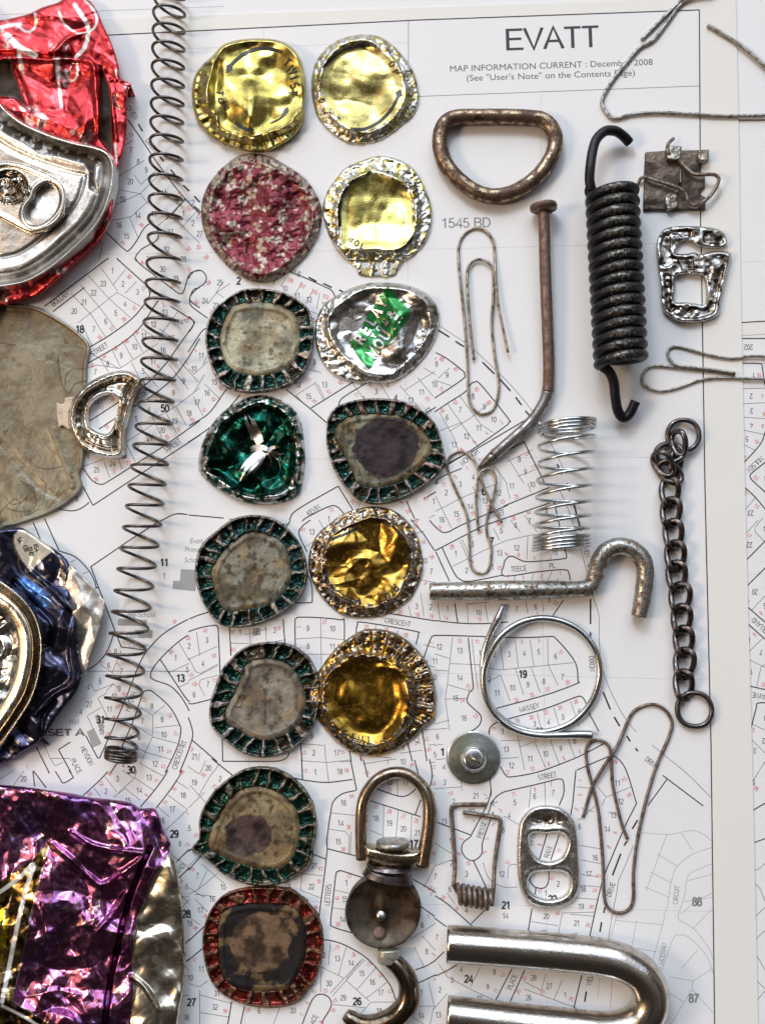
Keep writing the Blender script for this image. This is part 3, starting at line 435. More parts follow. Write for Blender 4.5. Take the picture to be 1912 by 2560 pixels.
# text: x,y,rot,string
TXT = {
'A': dict(n="1085,1240,0,7|1145,1335,0,8|1078,1500,0,20|1017,1648,0,19|1140,1780,0,14|985,1860,0,16|1048,1950,0,15|1275,1765,0,13|1355,1595,0,11|1515,1765,0,1|1595,1845,0,2|1408,1915,0,33|1378,2060,0,32|1230,2140,0,31|1515,2140,0,28|1210,1405,0,9",
  r="1640,1790,-45,12|1570,1720,-45,127|1485,1615,-45,128|1340,1920,20,34|1290,1390,30,6|1340,1460,60,22|1085,1110,-60,41|1015,2010,40,35|1170,1860,50,36|1260,1830,45,3",
  s="1095,930,-55,OWEN|1255,1200,-52,DIXON"),
'D': dict(n="930,120,0,1|1017,230,0,2|1138,297,0,3|855,228,0,23|775,303,0,22|693,382,0,21|615,455,0,20|1033,395,0,4|958,472,0,5|876,540,0,6|780,605,0,7|792,957,0,7|893,890,0,8|1003,822,0,9|1115,750,0,10|1190,658,0,11|1365,468,0,13|1270,565,0,12|1490,548,0,14|1422,678,0,15|1350,780,0,16|1270,870,0,17|1605,932,0,10|1518,1035,0,9|1436,1128,0,8|1330,1180,0,7|1235,1275,0,6|1128,1345,0,5|1345,108,0,30|1452,187,0,29|1630,1210,0,17|1562,1298,0,18|1445,1362,0,19|1340,1440,0,20|1235,1505,0,21|1130,1575,0,22|1025,1645,0,23|932,1715,0,24|800,1765,0,25|640,2005,0,6|800,1195,0,22|1185,950,0,5|1240,285,0,6",
  r="1070,170,-45,30|1185,265,-30,12|1110,430,35,41|1025,525,35,39|925,600,40,37|828,675,40,35|1205,545,40,52|1130,630,40,50|1045,705,40,48|955,765,40,46|860,830,40,44|760,905,40,42|1545,525,-45,25|930,1185,30,18|885,1415,30,19|1590,1355,30,39|1478,1430,30,37|1380,1495,30,35|1060,1705,30,29|945,1775,30,27|795,1845,30,26|1560,110,45,32|1620,385,-40,24|1610,780,60,3|1540,885,55,5|1460,985,50,7|1175,60,40,36|1300,150,40,34|1305,910,40,8|1390,820,50,6|1465,705,50,4|1350,400,30,2|1210,1010,30,4|1430,245,-10,27|850,1260,30,17|1095,1280,30,11",
  k="665,605,0,18|1365,1258,0,50", s="825,770,33,STREET|1425,1565,33,STREET|1170,1150,33,JACOBS|495,355,38,BOLLAN"),
'E': dict(n="225,66,0,25|632,103,0,10|708,148,0,11|784,173,0,12|880,205,0,13|820,303,0,14|133,180,0,24|200,210,0,23|108,523,0,11|66,605,0,10|145,757,0,16|192,688,0,15|86,817,0,17|32,882,0,18|815,565,0,3|712,708,0,14|880,705,0,13|780,778,0,15|1202,748,0,3|1275,705,0,4|1108,690,0,5|1122,795,0,2|1418,803,0,12|1485,752,0,11|1568,703,0,10|1580,575,0,8|0,685,0,9|1560,1435,0,1|1640,1380,0,2|905,1545,0,1|800,1625,0,13|100,-240,0,27|1612,1550,0,16|560,58,0,9|57,-435,0,2|1645,910,0,6|1645,645,0,9",
  r="663,50,-20,109|740,88,-22,107|817,125,-22,105|886,155,-22,103|75,190,-40,24|155,65,-60,28|175,250,-20,22|15,295,-10,21|125,865,55,41|185,797,50,43|52,920,40,39|905,750,40,12|780,675,40,14|815,808,40,16|1080,770,40,11|1165,710,40,9|980,695,40,10|1522,795,45,25|1612,735,45,27|1612,545,-50,89|1615,870,55,40|1512,1420,80,13|1622,1330,20,11|1400,1497,-60,20|65,490,65,3|230,725,60,45|920,1487,15,13|745,1612,75,15|15,575,60,5|30,-145,-45,32|93,-155,0,30|140,-95,-45,28|1360,1440,70,8|1055,1440,50,24|1450,840,50,8|1450,1555,60,22",
  k="342,55,0,2|1320,792,0,4", s="810,1490,35,KEVIN|1530,868,38,ET|165,315,0,C|690,0,-25,DRIVE"),
'F': dict(n="80,672,0,8|140,717,0,9|70,768,0,10|10,805,0,11|253,825,0,8|307,875,0,9|352,937,0,10|192,890,0,7|132,930,0,6|280,977,0,11|222,1017,0,12|163,1057,0,13|475,1127,0,8|503,1187,0,9|537,1248,0,10|437,1255,0,11|253,1212,0,4|192,1247,0,3",
  r="103,647,-45,89|172,697,-50,87|103,793,45,27|35,838,45,25|270,793,-50,83|330,855,-50,81|167,855,50,42|105,897,50,40|388,952,50,2|318,1002,50,4|258,1043,50,6|198,1080,50,8|228,1172,45,7|170,1213,40,9|290,1130,60,5|510,1100,-60,73|540,1163,-60,71|575,1240,-60,69|110,1250,45,11|345,1085,50,3",
  s="235,1118,38,MCHUGH"),
'G': dict(n="1297,568,0,1|915,1165,0,8|862,1275,0,6|963,1320,0,7|792,1400,0,5|700,1445,0,4|707,1583,0,27|945,1460,0,9|905,1520,0,10|865,1620,0,11|1202,1598,0,8|1282,1702,0,9|1297,1822,0,10|1270,1937,0,11|1228,2053,0,12|1180,2160,0,13|1128,1715,0,7|1100,1845,0,6|930,2170,0,3|805,1800,0,18|1388,1215,0,1|1495,1122,0,2|1482,1308,0,5|1535,1505,0,6|1535,1995,0,21|975,2060,0,4|190,2170,0,20|640,1640,0,4",
  r="1378,928,55,44|1487,1060,25,43|1350,1167,50,45|860,1160,50,12|795,1250,50,10|1510,1350,-60,31|1540,1420,-60,29|1140,1550,75,51|1345,1670,-60,19|1393,1815,75,17|1340,1958,75,15|1292,2075,75,13|1510,1935,60,22|1440,2120,60,18|905,1690,60,36|858,1820,60,58|1035,1840,60,53|980,1500,60,56|1090,1690,60,51|935,1600,60,54|940,1270,50,7|870,2130,50,61|215,2080,20,1|935,2040,50,60",
  k="1297,462,0,11|793,1703,0,31|1430,1375,0,13|1040,2100,0,30", s="690,1990,-62,HEYDON|605,2070,-62,PLACE|1410,1995,72,CRESCENT|1035,1560,70,HEYDON",
  i="1120,875,0,Pre-School|1095,1040,0,Childcare|1090,1115,0,Centre|590,1720,0,Hall"),
'H': dict(n="145,852,0,3|33,890,0,2|118,998,0,4|20,1038,0,5|152,1127,0,7|63,1193,0,6|350,802,0,1|455,798,0,2|567,790,0,3|775,778,0,9|930,780,0,10|777,890,0,8|928,892,0,11|812,1557,0,2|957,1557,0,17|800,1450,0,8|1597,893,0,12|1568,983,0,11|1562,1085,0,10|1565,1360,0,7|1585,1455,0,6|1570,1568,0,5|1547,422,0,7|1505,355,0,10|1455,640,0,3|1543,645,0,2|1370,1612,0,10|66,1580,0,21|905,95,0,1|800,173,0,13|1370,1520,0,9|770,1240,0,14",
  r="132,793,0,41|25,840,20,43|190,948,-80,33|45,1078,-60,31|70,1123,-60,29|195,1102,-80,27|305,800,-85,34|592,775,-60,25|880,738,0,27|715,768,-80,1|718,900,-80,3|972,890,80,23|750,1557,-80,15|1140,770,-10,23|1265,785,-10,21|1388,820,0,19|1548,870,70,1|1515,985,70,9|1515,1470,-80,13|1530,1535,-80,15|1400,45,-60,20|1452,140,-60,22|1500,235,-55,24|1550,330,-50,26|1597,150,-45,15|1510,497,-60,9|1350,678,-10,20|1460,693,0,18|1548,703,0,16|1640,713,0,14|1400,1505,-60,14|1425,1630,-70,16|45,1545,50,22|310,910,-85,32|1110,1590,-80,13|990,1550,-80,41|745,160,75,15",
  k="1615,1552,0,1|-8,1095,0,13", s="1337,740,-9,CRESCENT|1452,1465,-75,BECK|0,1500,72,NT", i="80,230,0,Evatt|70,290,0,Primary|58,350,0,School"),
'I': dict(n="126,62,0,2|62,103,0,1|192,22,0,3|240,127,0,14|173,163,0,15|103,192,0,16|310,100,0,13|375,62,0,12|437,35,0,11|537,22,0,10|605,155,0,8|524,197,0,7|458,217,0,6|388,242,0,5|250,307,0,3|380,350,0,13|462,325,0,12|550,322,0,11|645,345,0,10|222,433,0,2|170,352,0,1|345,415,0,1|655,485,0,4|50,610,0,2|130,615,0,1|280,635,0,10|463,618,0,7|553,608,0,6|617,572,0,5|90,800,0,12|190,817,0,13|285,830,0,1|355,835,0,2|426,835,0,3|497,830,0,4|567,823,0,5|648,845,0,6|67,870,0,11|190,948,0,14|442,995,0,10|515,980,0,9|592,965,0,8|682,943,0,7|367,1020,0,11|210,1140,0,16|170,1045,0,15|82,1228,0,6|393,1205,0,1|325,955,0,12|762,1110,0,6|684,1135,0,5|613,1158,0,4|547,1168,0,3|740,1250,0,8",
  r="25,92,80,13|110,22,40,11|92,230,-45,15|187,193,25,17|253,160,25,19|322,130,20,21|393,103,20,23|460,80,20,25|518,155,20,40|447,183,20,38|373,208,20,36|288,248,20,34|152,320,20,28|413,355,50,8|472,358,0,6|545,373,0,4|625,368,0,2|380,420,-85,10|422,465,0,7|493,465,0,5|580,460,-20,3|670,448,0,1|55,657,0,16|125,662,0,14|285,667,0,10|648,590,55,52|188,770,0,13|272,775,0,11|417,775,0,7|487,775,0,5|567,770,0,3|673,825,-45,51|610,1003,15,37|535,1030,15,35|460,1055,15,33|705,970,15,39|232,990,55,27|203,1055,-80,25|265,1130,-45,23|745,1062,15,26|668,1090,15,24|600,1113,15,22|532,1137,15,20|465,1153,15,18|350,1190,50,16|838,1215,-60,41|25,495,-70,9|575,15,60,69|55,365,-55,26|18,295,-55,24|245,390,60,8|410,655,10,5|240,275,-60,2|605,130,60,10|560,640,0,3",
  k="305,55,0,6|345,293,0,7|492,930,0,19|570,1205,0,20", s="360,165,18,STREET|472,425,4,TEECE|632,410,6,PL|522,1090,14,MASSEY|795,335,-80,OWEN|822,880,-88,DIXON"),
'J': dict(n="1607,185,0,19|1515,290,0,18|1427,405,0,17|1340,500,0,16|1567,562,0,5|1490,692,0,6|1545,1045,0,6|1635,955,0,7|1570,1350,0,18|1575,1798,0,10|1540,2125,0,38|877,257,0,2|1152,250,0,14|1060,335,0,15",
  r="1505,105,60,18|1440,240,55,16|1365,350,50,14|1620,620,-60,15|1550,700,45,13|1590,905,45,16|1495,1000,45,14|1615,1390,50,38|1610,1650,50,51|1210,290,50,9|1295,175,50,11|840,195,45,62|745,280,45,64", k="1440,610,0,29|1540,1270,0,28|1583,2000,0,27", s="1480,900,42,READ"),
'K': dict(n="153,100,0,20|65,190,0,19|227,167,0,2|8,272,0,18|88,778,0,7|18,845,0,6|247,843,0,15|178,920,0,16|105,990,0,17|108,1357,0,11|195,1595,0,32|205,1510,0,31|470,1620,0,6|683,1617,0,33|797,842,0,22|815,710,0,21|648,827,0,19|820,125,0,1|975,122,0,18|1370,63,0,10|1625,92,0,4|1630,190,0,3|998,318,0,16|980,445,0,14|965,560,0,15|1015,818,0,1|1005,920,0,15|992,1048,0,14|868,1270,0,12|960,1292,0,13|1045,1320,0,14|1112,1385,0,15|1178,1440,0,16|1232,1505,0,17|995,1537,0,29|908,1447,0,30|808,1447,0,31|1222,1620,0,18|1490,1083,0,6|1582,1160,0,7|1518,1248,0,8|1485,1503,0,1|1600,1487,0,2|1484,1650,0,14|1590,1645,0,13|1573,778,0,7|1285,187,0,12|1380,190,0,11|1200,415,0,18|1285,445,0,19|1372,480,0,20|1458,505,0,21|1625,435,0,23|1555,545,0,8|770,935,0,8",
  r="122,145,50,20|192,218,50,21|855,728,-85,42|848,808,-85,44|825,970,-80,46|62,1305,50,51|260,1618,-75,48|757,118,-85,17|1018,113,-80,39|1425,75,-60,16|1558,95,-80,17|1560,195,-80,19|1050,275,-80,35|1030,470,0,36|995,607,0,38|1035,777,-10,17|957,913,-85,19|962,1078,0,28|958,1222,-15,21|1060,1268,-40,19|1157,1328,-45,17|1230,1395,-50,15|1288,1495,-75,13|1295,1610,-80,11|883,1495,-20,13|813,1503,30,11|945,1555,-60,12|770,1570,50,9|738,1642,60,7|935,1618,60,10|1540,850,-35,22|1558,630,0,24|1620,910,-30,20|1530,1030,30,7|1560,1268,45,3|1565,1420,40,4|1285,240,-15,20|1200,342,-15,31|1285,372,-15,29|1373,402,-15,27|1452,430,-15,25|135,1030,50,38|400,1615,-80,35|1145,130,-60,21|860,1690,60,8",
  k="1082,1560,0,26|1440,575,0,17", s="900,893,85,LETTERS|805,1690,65,PLACE"),
'L': dict(n="82,78,0,6|70,163,0,5|112,220,0,4|118,297,0,3|393,55,0,1|412,140,0,13|437,218,0,12|265,363,0,21|525,185,0,11|600,162,0,10|672,135,0,9|743,108,0,8|637,348,0,7|548,365,0,6|453,395,0,5|425,457,0,4|222,738,0,3|398,527,0,8|245,438,0,22|118,487,0,23|390,738,0,12|76,745,0,7|220,910,0,4|408,938,0,14|143,810,0,6|143,580,0,1|150,685,0,2|80,1040,0,7|28,1107,0,8|10,980,0,6|195,1195,0,4|152,1245,0,3|93,1295,0,2|355,1207,0,8|323,1277,0,9|285,1333,0,10|85,1415,0,13|12,1415,0,14|5,1305,0,1|542,1235,0,28|618,1275,0,27|518,1330,0,26|693,1318,0,1|528,590,0,10|660,785,0,2|600,830,0,1|943,302,0,11|960,390,0,12|925,455,0,13|895,523,0,14|837,660,0,16|808,737,0,17|780,810,0,18|770,893,0,19|747,973,0,21|603,940,0,20|590,1020,0,25|763,510,0,6|160,390,0,2|740,1035,0,23",
  r="30,85,-80,13|42,137,-80,15|62,225,-80,17|65,303,-80,19|352,38,45,16|418,250,-10,12|537,233,15,10|615,210,15,8|688,183,20,6|762,150,20,4|447,355,15,11|548,333,10,9|627,308,10,7|383,433,40,3|350,500,-60,5|312,360,60,2|253,483,60,4|198,570,60,6|318,570,-60,7|185,640,60,8|308,633,-60,9|230,687,0,10|418,683,60,12|62,635,0,24|48,802,-30,22|112,850,-30,20|175,903,-30,16|62,1125,45,3|125,1203,40,6|68,1243,40,4|397,1223,70,13|500,1237,-70,24|585,1302,-60,22|468,1302,60,20|362,1300,60,11|722,1337,70,26|572,598,70,8|668,627,70,11|695,555,70,9|630,760,75,15|575,820,10,17|765,290,80,1|765,360,80,3|748,427,60,5|975,285,-50,37|1000,358,-60,35|933,540,60,6|903,608,60,8|852,748,75,12|835,818,75,14|820,895,75,16|803,983,75,20|658,925,-70,18|935,200,-60,39|145,350,-60,21",
  k="112,152,0,17|407,887,0,21|230,1240,0,24|632,858,0,22", s="608,268,11,STREET|295,525,72,PIESSE|352,395,62,PL|440,1255,70,PLACE|812,1240,80,WELD|612,633,70,RANI|912,812,72,DRIVE|1108,205,-38,DRIVE",
  c="1225,838,84,CIRCUIT|1160,1120,80,MCEWAN", h="1325,870,0,88|1310,1333,0,87")}
UNDERL = {
'P': """b 520,392 900,370|u 520,515 900,487|b 520,538 900,536|B 530,765 730,768 755,790 770,900 790,1000|B 790,1380 740,1510 590,1680 540,1720|B 900,1570 782,1680 655,1785 650,1825 690,1870 800,1970|t 530,1000 782,995|t 530,1142 782,1130|t 530,1262 782,1275|t 530,1370 782,1425|t 540,1490 690,1570|B 560,1885 610,1925 690,2000 800,2130|t 590,2130 690,2010|t 770,770 900,700|b 540,-1480 900,-1480|q 540,-170 900,-180""",
'Q': """t 720,0 560,175|t 760,-20 690,70 690,110 782,200|b 850,125 570,410|b 850,375 570,655|b 560,750 850,1000|b 570,910 850,1160|t 782,700 660,830|t 580,1270 760,1090|t 600,1270 782,1360|t 782,1330 745,1360 705,1540|b 560,1515 850,1580|B 850,1690 720,1690 700,1740 655,1915 640,2000|t 620,1860 782,1940|t 620,1990 782,2150|q 560,500 850,495|t 560,60 610,100""",
'L': """b 1560,455 1652,400|t 1560,350 1652,200|b 1570,600 1652,570|T 1560,700 1610,720 1652,690|T 1560,760 1620,800 1652,870|t 1570,980 1652,900|t 1560,1100 1652,1010|T 1560,1080 1610,1130 1652,1200|t 1560,1200 1652,1290|t 1570,1400 1652,1300"""}
UNDERT = {
'P': dict(n="630,618,180,202|655,1070,180,2|660,1205,180,3|660,1340,180,4|615,1465,180,5|650,2150,180,23|680,875,180,1|790,1830,180,8", r="730,875,180,18|760,1068,180,4|770,1235,180,6|760,1345,180,8|710,1490,200,10|700,1825,230,22|710,2085,240,21|605,1640,200,12|610,1965,220,24", s="690,1700,222,NULSEN"),
'Q': dict(n="690,665,180,20|640,230,180,22|782,790,180,5|745,1220,180,7|660,1400,180,1|690,2130,180,3|770,2040,180,2|782,80,180,4|785,1830,180,8|630,1110,180,8", r="745,860,220,8|685,1060,220,6|770,1520,180,10|680,1940,180,3|640,140,230,11|625,740,200,9", s="745,985,137,HOLLAND|745,1625,172,WAYNE"),
'L': dict(n="1640,105,180,2|1605,150,180,3|1598,300,180,5", r="1610,330,240,80|1600,40,230,4")}
SZ = dict(n=14.5, r=11, k=19, s=13.5, i=13, c=13, h=22)
LW = dict(b=2.9, m=2.0, t=1.45, q=0.9, g=1.0, d=4.2, u=1.6, w=1.4)
MATI = dict(b=1, m=1, t=2, q=4, g=3, d=1, w=2, n=5, r=6, k=1, s=5, i=3, c=3, h=3, u=7)
REG = dict(A=(-99, -99, 475, 655), D=(-99, 645, 475, 1285), G=(-99, 1275, 475, 1935), J=(-99, 1925, 475, 2800), B=(470, -99, 1090, 690), E=(470, 500, 1090, 1305), H=(470, 1297, 1090, 1905), K=(470, 1897, 1090, 2800),
           C=(1085, -99, 2000, 570), F=(1085, 560, 2000, 1212), I=(1085, 1206, 2000, 1832), L=(1085, 1826, 2000, 2800))
def clip_runs(P, crop):
    """cut a polyline to the part of the sheet its strip was read from"""
    if crop not in REG: return [P]
    x0, y0, x1, y1 = REG[crop]
    if crop in 'AD': x1 = 500
    if ((P[:, 0] >= x0) & (P[:, 0] <= x1) & (P[:, 1] >= y0) & (P[:, 1] <= y1)).all(): return [P]
    Q = [P[:1]]
    for a, b in zip(P[:-1], P[1:]):
        k = max(1, int(np.hypot(*(b - a)) / 4)); Q.append(a + (b - a) * np.linspace(0, 1, k + 1)[1:, None])
    Q = np.vstack(Q); ok = (Q[:, 0] >= x0) & (Q[:, 0] <= x1) & (Q[:, 1] >= y0) & (Q[:, 1] <= y1); runs = []; cur = []
    for p, o in zip(Q, ok):
        if o: cur.append(p)
        elif cur: runs.append(cur); cur = []
    if cur: runs.append(cur)
    return [np.array(r) for r in runs if len(r) > 2]
def print_pieces(lines, texts):
    out = []   # (Vpx, F, matindex, z)
    seen = []
    for crop, s in lines.items():
        for ln in s.split('|'):
            k, rest = ln[0], ln[2:]
            P = tf(np.array([[float(v) for v in p.split(',')] for p in rest.split()]), crop)
            lo = k.lower()
            Z_ = 0.16 if lo in 'tgqw' else 0.22
            if k.isupper(): runs = clip_runs(cat_rom(P, 7), crop)
            elif len(P) == 2: runs = clip_runs(np.array([P[0], (P[0] + P[1]) / 2, P[1]]), crop)
            else: runs = [r for a_, b_ in zip(P[:-1], P[1:]) for r in clip_runs(np.array([a_, (a_ + b_) / 2, b_]), crop)]
            for r in runs:
                V, F = ribbon(r, LW[lo]); out.append((V, F, MATI[lo], Z_))
    for crop, g in texts.items():
        x0, y0, s = CROP[crop]
        for k, items in g.items():
            for it in items.split('|'):
                a = it.split(','); x, y = x0 + float(a[0]) * s, y0 + float(a[1]) * s
                rad = 34 if k in 'si' else 13
                if any(kk == k and (kk not in 'si' or a[3] == tt) and math.hypot(x - xx, y - yy) < rad for kk, tt, xx, yy in seen): continue
                seen.append((k, a[3], x, y))
                V, F = text_px(a[3], x, y, float(a[2]), SZ[k], bold={'k': 0.03, 'h': 0.03}.get(k, 0.0), shear={'i': 0.2}.get(k, 0.0), sx={'k': .92, 'h': .92}.get(k, 0.84))
                out.append((V, F, MATI[k], 0.28))
    return out
def poly_piece(P, crop, mi, z): 
    V = tf(np.array(P, float), crop); return (V, [tuple(range(len(V)))[::-1]], mi, z)
def paper_mat(name, col, tint):
    m, nt, b = _mat(name); N = nt.nodes; L = nt.links
    t = N.new('ShaderNodeTexCoord'); n = N.new('ShaderNodeTexNoise'); n.inputs['Scale'].default_value = 0.35; n.inputs['Detail'].default_value = 6; L.new(t.outputs['Object'], n.inputs['Vector'])
    mx = N.new('ShaderNodeMix'); mx.data_type = 'RGBA'; mx.inputs[6].default_value = (*col, 1); mx.inputs[7].default_value = (*tint, 1); L.new(n.outputs[0], mx.inputs[0])
    n3 = N.new('ShaderNodeTexNoise'); n3.inputs['Scale'].default_value = 22; n3.inputs['Detail'].default_value = 4; L.new(t.outputs['Object'], n3.inputs['Vector'])
    r3 = N.new('ShaderNodeMapRange'); r3.inputs['To Min'].default_value = 0.95; r3.inputs['To Max'].default_value = 1.04; L.new(n3.outputs[0], r3.inputs[0])
    mu = N.new('ShaderNodeVectorMath'); mu.operation = 'SCALE'; L.new(mx.outputs[2], mu.inputs[0]); L.new(r3.outputs[0], mu.inputs['Scale'])
    L.new(mu.outputs[0], b.inputs['Base Color']); b.inputs['Roughness'].default_value = 0.75; b.inputs['Specular IOR Level'].default_value = 0.25
    n2 = N.new('ShaderNodeTexNoise'); n2.inputs['Scale'].default_value = 40; n2.inputs['Detail'].default_value = 4; L.new(t.outputs['Object'], n2.inputs['Vector'])
    bp = N.new('ShaderNodeBump'); bp.inputs['Distance'].default_value = 0.0025; L.new(n2.outputs[0], bp.inputs['Height']); L.new(bp.outputs[0], b.inputs['Normal'])
    return m
PAPER_CREAM = paper_mat('cream_paper', (0.79, 0.785, 0.75), (0.76, 0.75, 0.715))
PAPER_WHITE = paper_mat('white_paper', (0.80, 0.80, 0.81), (0.77, 0.77, 0.775))
def ink(n_, c): return plain(n_, c, 0.7)
INKS = [PAPER_CREAM, ink('print_black', (0.022, 0.022, 0.026)), ink('print_line', (0.11, 0.11, 0.12)), ink('print_grey', (0.24, 0.24, 0.25)), ink('print_grid', (0.50, 0.51, 0.54)),
        ink('print_number', (0.04, 0.04, 0.045)), ink('print_red', (0.62, 0.07, 0.06)), ink('print_brown', (0.45, 0.38, 0.28)), PAPER_WHITE, ink('print_block', (0.34, 0.34, 0.355)), ink('print_soft', (0.10, 0.085, 0.08)), ink('print_brown_title', (0.20, 0.14, 0.12))]
def make_sheet(name, edge, inner, pieces, z0, thick, label, clip=None):
    """paper slab with its printing as one mesh"""
    V = []; F = []; Mi = []; o = 0
    E = np.array(edge, float); P = at(E[:, 0], E[:, 1]); n = len(P)
    top = P.copy(); top[:, 2] = z0; bot = P.copy(); bot[:, 2] = z0 - thick
    V += [top, bot]; F.append(tuple(range(n))[::-1]); Mi.append(0)
    for i in range(n): j = (i + 1) % n; F.append((i, j, n + j, n + i)); Mi.append(0)
    o = 2 * n
    if inner is not None:
        for poly in inner:
            E = np.array(poly, float); P = at(E[:, 0], E[:, 1]); P[:, 2] = z0 + 0.0010
            V.append(P); F.append(tuple(range(o, o + len(P)))[::-1]); Mi.append(8); o += len(P)
    for k, (v, f, mi, z) in enumerate(pieces):
        P = at(v[:, 0], v[:, 1]); P[:, 2] = z0 + z * S + 0.00002 * (k % 17) + (v[:, 2] * 0.03 if v.shape[1] > 2 else 0)
        V.append(P); F += [tuple(i + o for i in q) for q in f]; Mi += [mi] * len(f); o += len(P)
    ob = build(name, np.vstack(V), F, None, None, False, mats=INKS, midx=Mi, origin=(0, 0, 0))
    return ob
CROP['Z'] = (0, 0, 1)
pc = print_pieces(MAPL, TXT)
def addt(txt, x, y, rot, size, mi, width=None, bold=0.0, shear=0.0):
    V, F = text_px(txt, x, y, rot, size, bold, shear, width); pc.append((V, F, mi, 0.28))
addt('EVATT', 1380, 95, 2.2, 54, 5, width=232, bold=0.0)
addt('MAP INFORMATION CURRENT : December 2008', 1377.5, 163.5, 1.95, 15, 10, width=506)
addt('(See "User\'s Note" on the Contents Page)', 1376, 190.5, 1.8, 15, 10, width=420)
addt('1545 BD', 1165, 557, 1.0, 25, 3, width=122)
addt('SUNSET A', 132, 1831, 0, 17, 11, width=165, bold=0.03)
pc.append(poly_piece([(1430, 515), (1560, 520), (1545, 690), (1365, 670), (1370, 605), (1422, 608)], 'G', 9, 0.12))
pc.append(poly_piece([(935, 905), (1165, 915), (1160, 965), (930, 960)], 'G', 9, 0.12))
pc.append(poly_piece([(1060, 995), (1210, 995), (1205, 1060), (1100, 1055)], 'G', 9, 0.12))
pc.append(poly_piece([(688, 1800), (745, 1770), (805, 1895), (735, 1925)], 'G', 9, 0.12))
pc.append(poly_piece([(750, 1675), (778, 1660), (830, 1760), (795, 1800)], 'G', 9, 0.12))
pc.append(poly_piece([(430, 780), (478, 772), (480, 820), (430, 826)], 'H', 9, 0.12))
under = print_pieces(UNDERL, UNDERT)
tbl = build('tabletop', np.array([[-120, -120, -0.12], [120, -120, -0.12], [120, 120, -0.12], [-120, 120, -0.12]], float), [(0, 1, 2, 3)], plain('table_wood', (0.20, 0.12, 0.07), 0.45, 0, 0.3, 1.5), smooth=False, origin=(0, 0, 0))
tbl['kind'] = 'structure'
# second map page underneath, printed the other way up
us = make_sheet('map_page', [(-420, -260), (2260, -330), (2330, 2900), (-420, 2900)], [[(-400, -240), (2250, -310), (2260, 790), (1600, 818), (1600, 60), (-400, 60)], [(1700, 845), (2260, 843), (2300, 2860), (1700, 2860)]],
                under + [poly_piece([(0, 34), (560, 13), (561, 15), (0, 36)], 'T', 4, 0.16), (*text_px('2', 2000, 1000, 180, 14), 5, 0.28)], -0.035, 0.03, '')
tag(us, 'underlying map page showing upside-down street names along the right edge', 'map page')
ms = make_sheet('map_sheet', [(-420, 72), (0, 56), (700, 31), (1100, 17), (1838, -10), (1845, 300), (1850, 700), (1863, 1300), (1878, 1850), (1894, 2560), (1902, 2900), (-420, 2900)],
                [[(-420, 116), (270, 88), (1050, 50), (1747, 25), (1751, 600), (1761, 1220), (1776, 1860), (1787, 2640), (1788, 2880), (-420, 2880)]], pc, 0.0, 0.03, '')
tag(ms, 'white street map page headed EVATT under all the found metal', 'map sheet')

# ================================================================ wire and bar pieces
STEEL = metal('worn_steel', (0.50, 0.49, 0.47), (0.16, 0.11, 0.07), 0.50, 0.68, 5, 0.22, 0.6, 0.25, 45)
CLIPM = metal('tarnished_wire', (0.42, 0.37, 0.30), (0.13, 0.085, 0.05), 0.42, 0.62, 7, 0.28, 0.7, 0.5, 70, 0.5)
CLIPD = metal('dark_rusty_wire', (0.30, 0.26, 0.23), (0.11, 0.06, 0.04), 0.42, 0.6, 6, 0.35, 0.8, 0.5, 70, 0.4)
CLIPG = metal('grey_wire', (0.42, 0.41, 0.38), (0.16, 0.13, 0.10), 0.45, 0.62, 9, 0.3, 0.7, 0.4, 70, 0.5)
SPRM = metal('dark_spring_steel', (0.16, 0.145, 0.135), (0.07, 0.055, 0.05), 0.4, 0.65, 5, 0.28, 0.5, 0.15, 50)
BRIGHT = metal('zinc_wire', (0.62, 0.64, 0.64), (0.34, 0.34, 0.32), 0.5, 0.72, 4, 0.16, 0.4, 0.12, 40)
BRASSY = metal('brown_tarnished_steel', (0.33, 0.25, 0.165), (0.085, 0.045, 0.032), 0.40, 0.56, 4.2, 0.2, 0.5, 0.4, 30, 0.5)
CHROME = metal('scratched_chrome', (0.62, 0.59, 0.55), (0.30, 0.23, 0.17), 0.46, 0.74, 2.6, 0.15, 0.36, 0.22, 26)
RUST = metal('rusty_iron', (0.24, 0.17, 0.14), (0.13, 0.075, 0.055), 0.4, 0.6, 5, 0.38, 0.75, 0.4, 35, 0.35)
GUN = metal('gunmetal', (0.145, 0.13, 0.13), (0.075, 0.055, 0.05), 0.45, 0.65, 5, 0.22, 0.5, 0.2, 30, 0.8)
ROD = metal('rust_spotted_rod', (0.42, 0.42, 0.39), (0.15, 0.085, 0.045), 0.47, 0.60, 6.5, 0.22, 0.6, 0.6, 30, 0.4)
TARN = metal('tarnished_nickel', (0.38, 0.31, 0.24), (0.16, 0.10, 0.065), 0.42, 0.66, 2.6, 0.16, 0.42, 0.2, 20, 0.85)

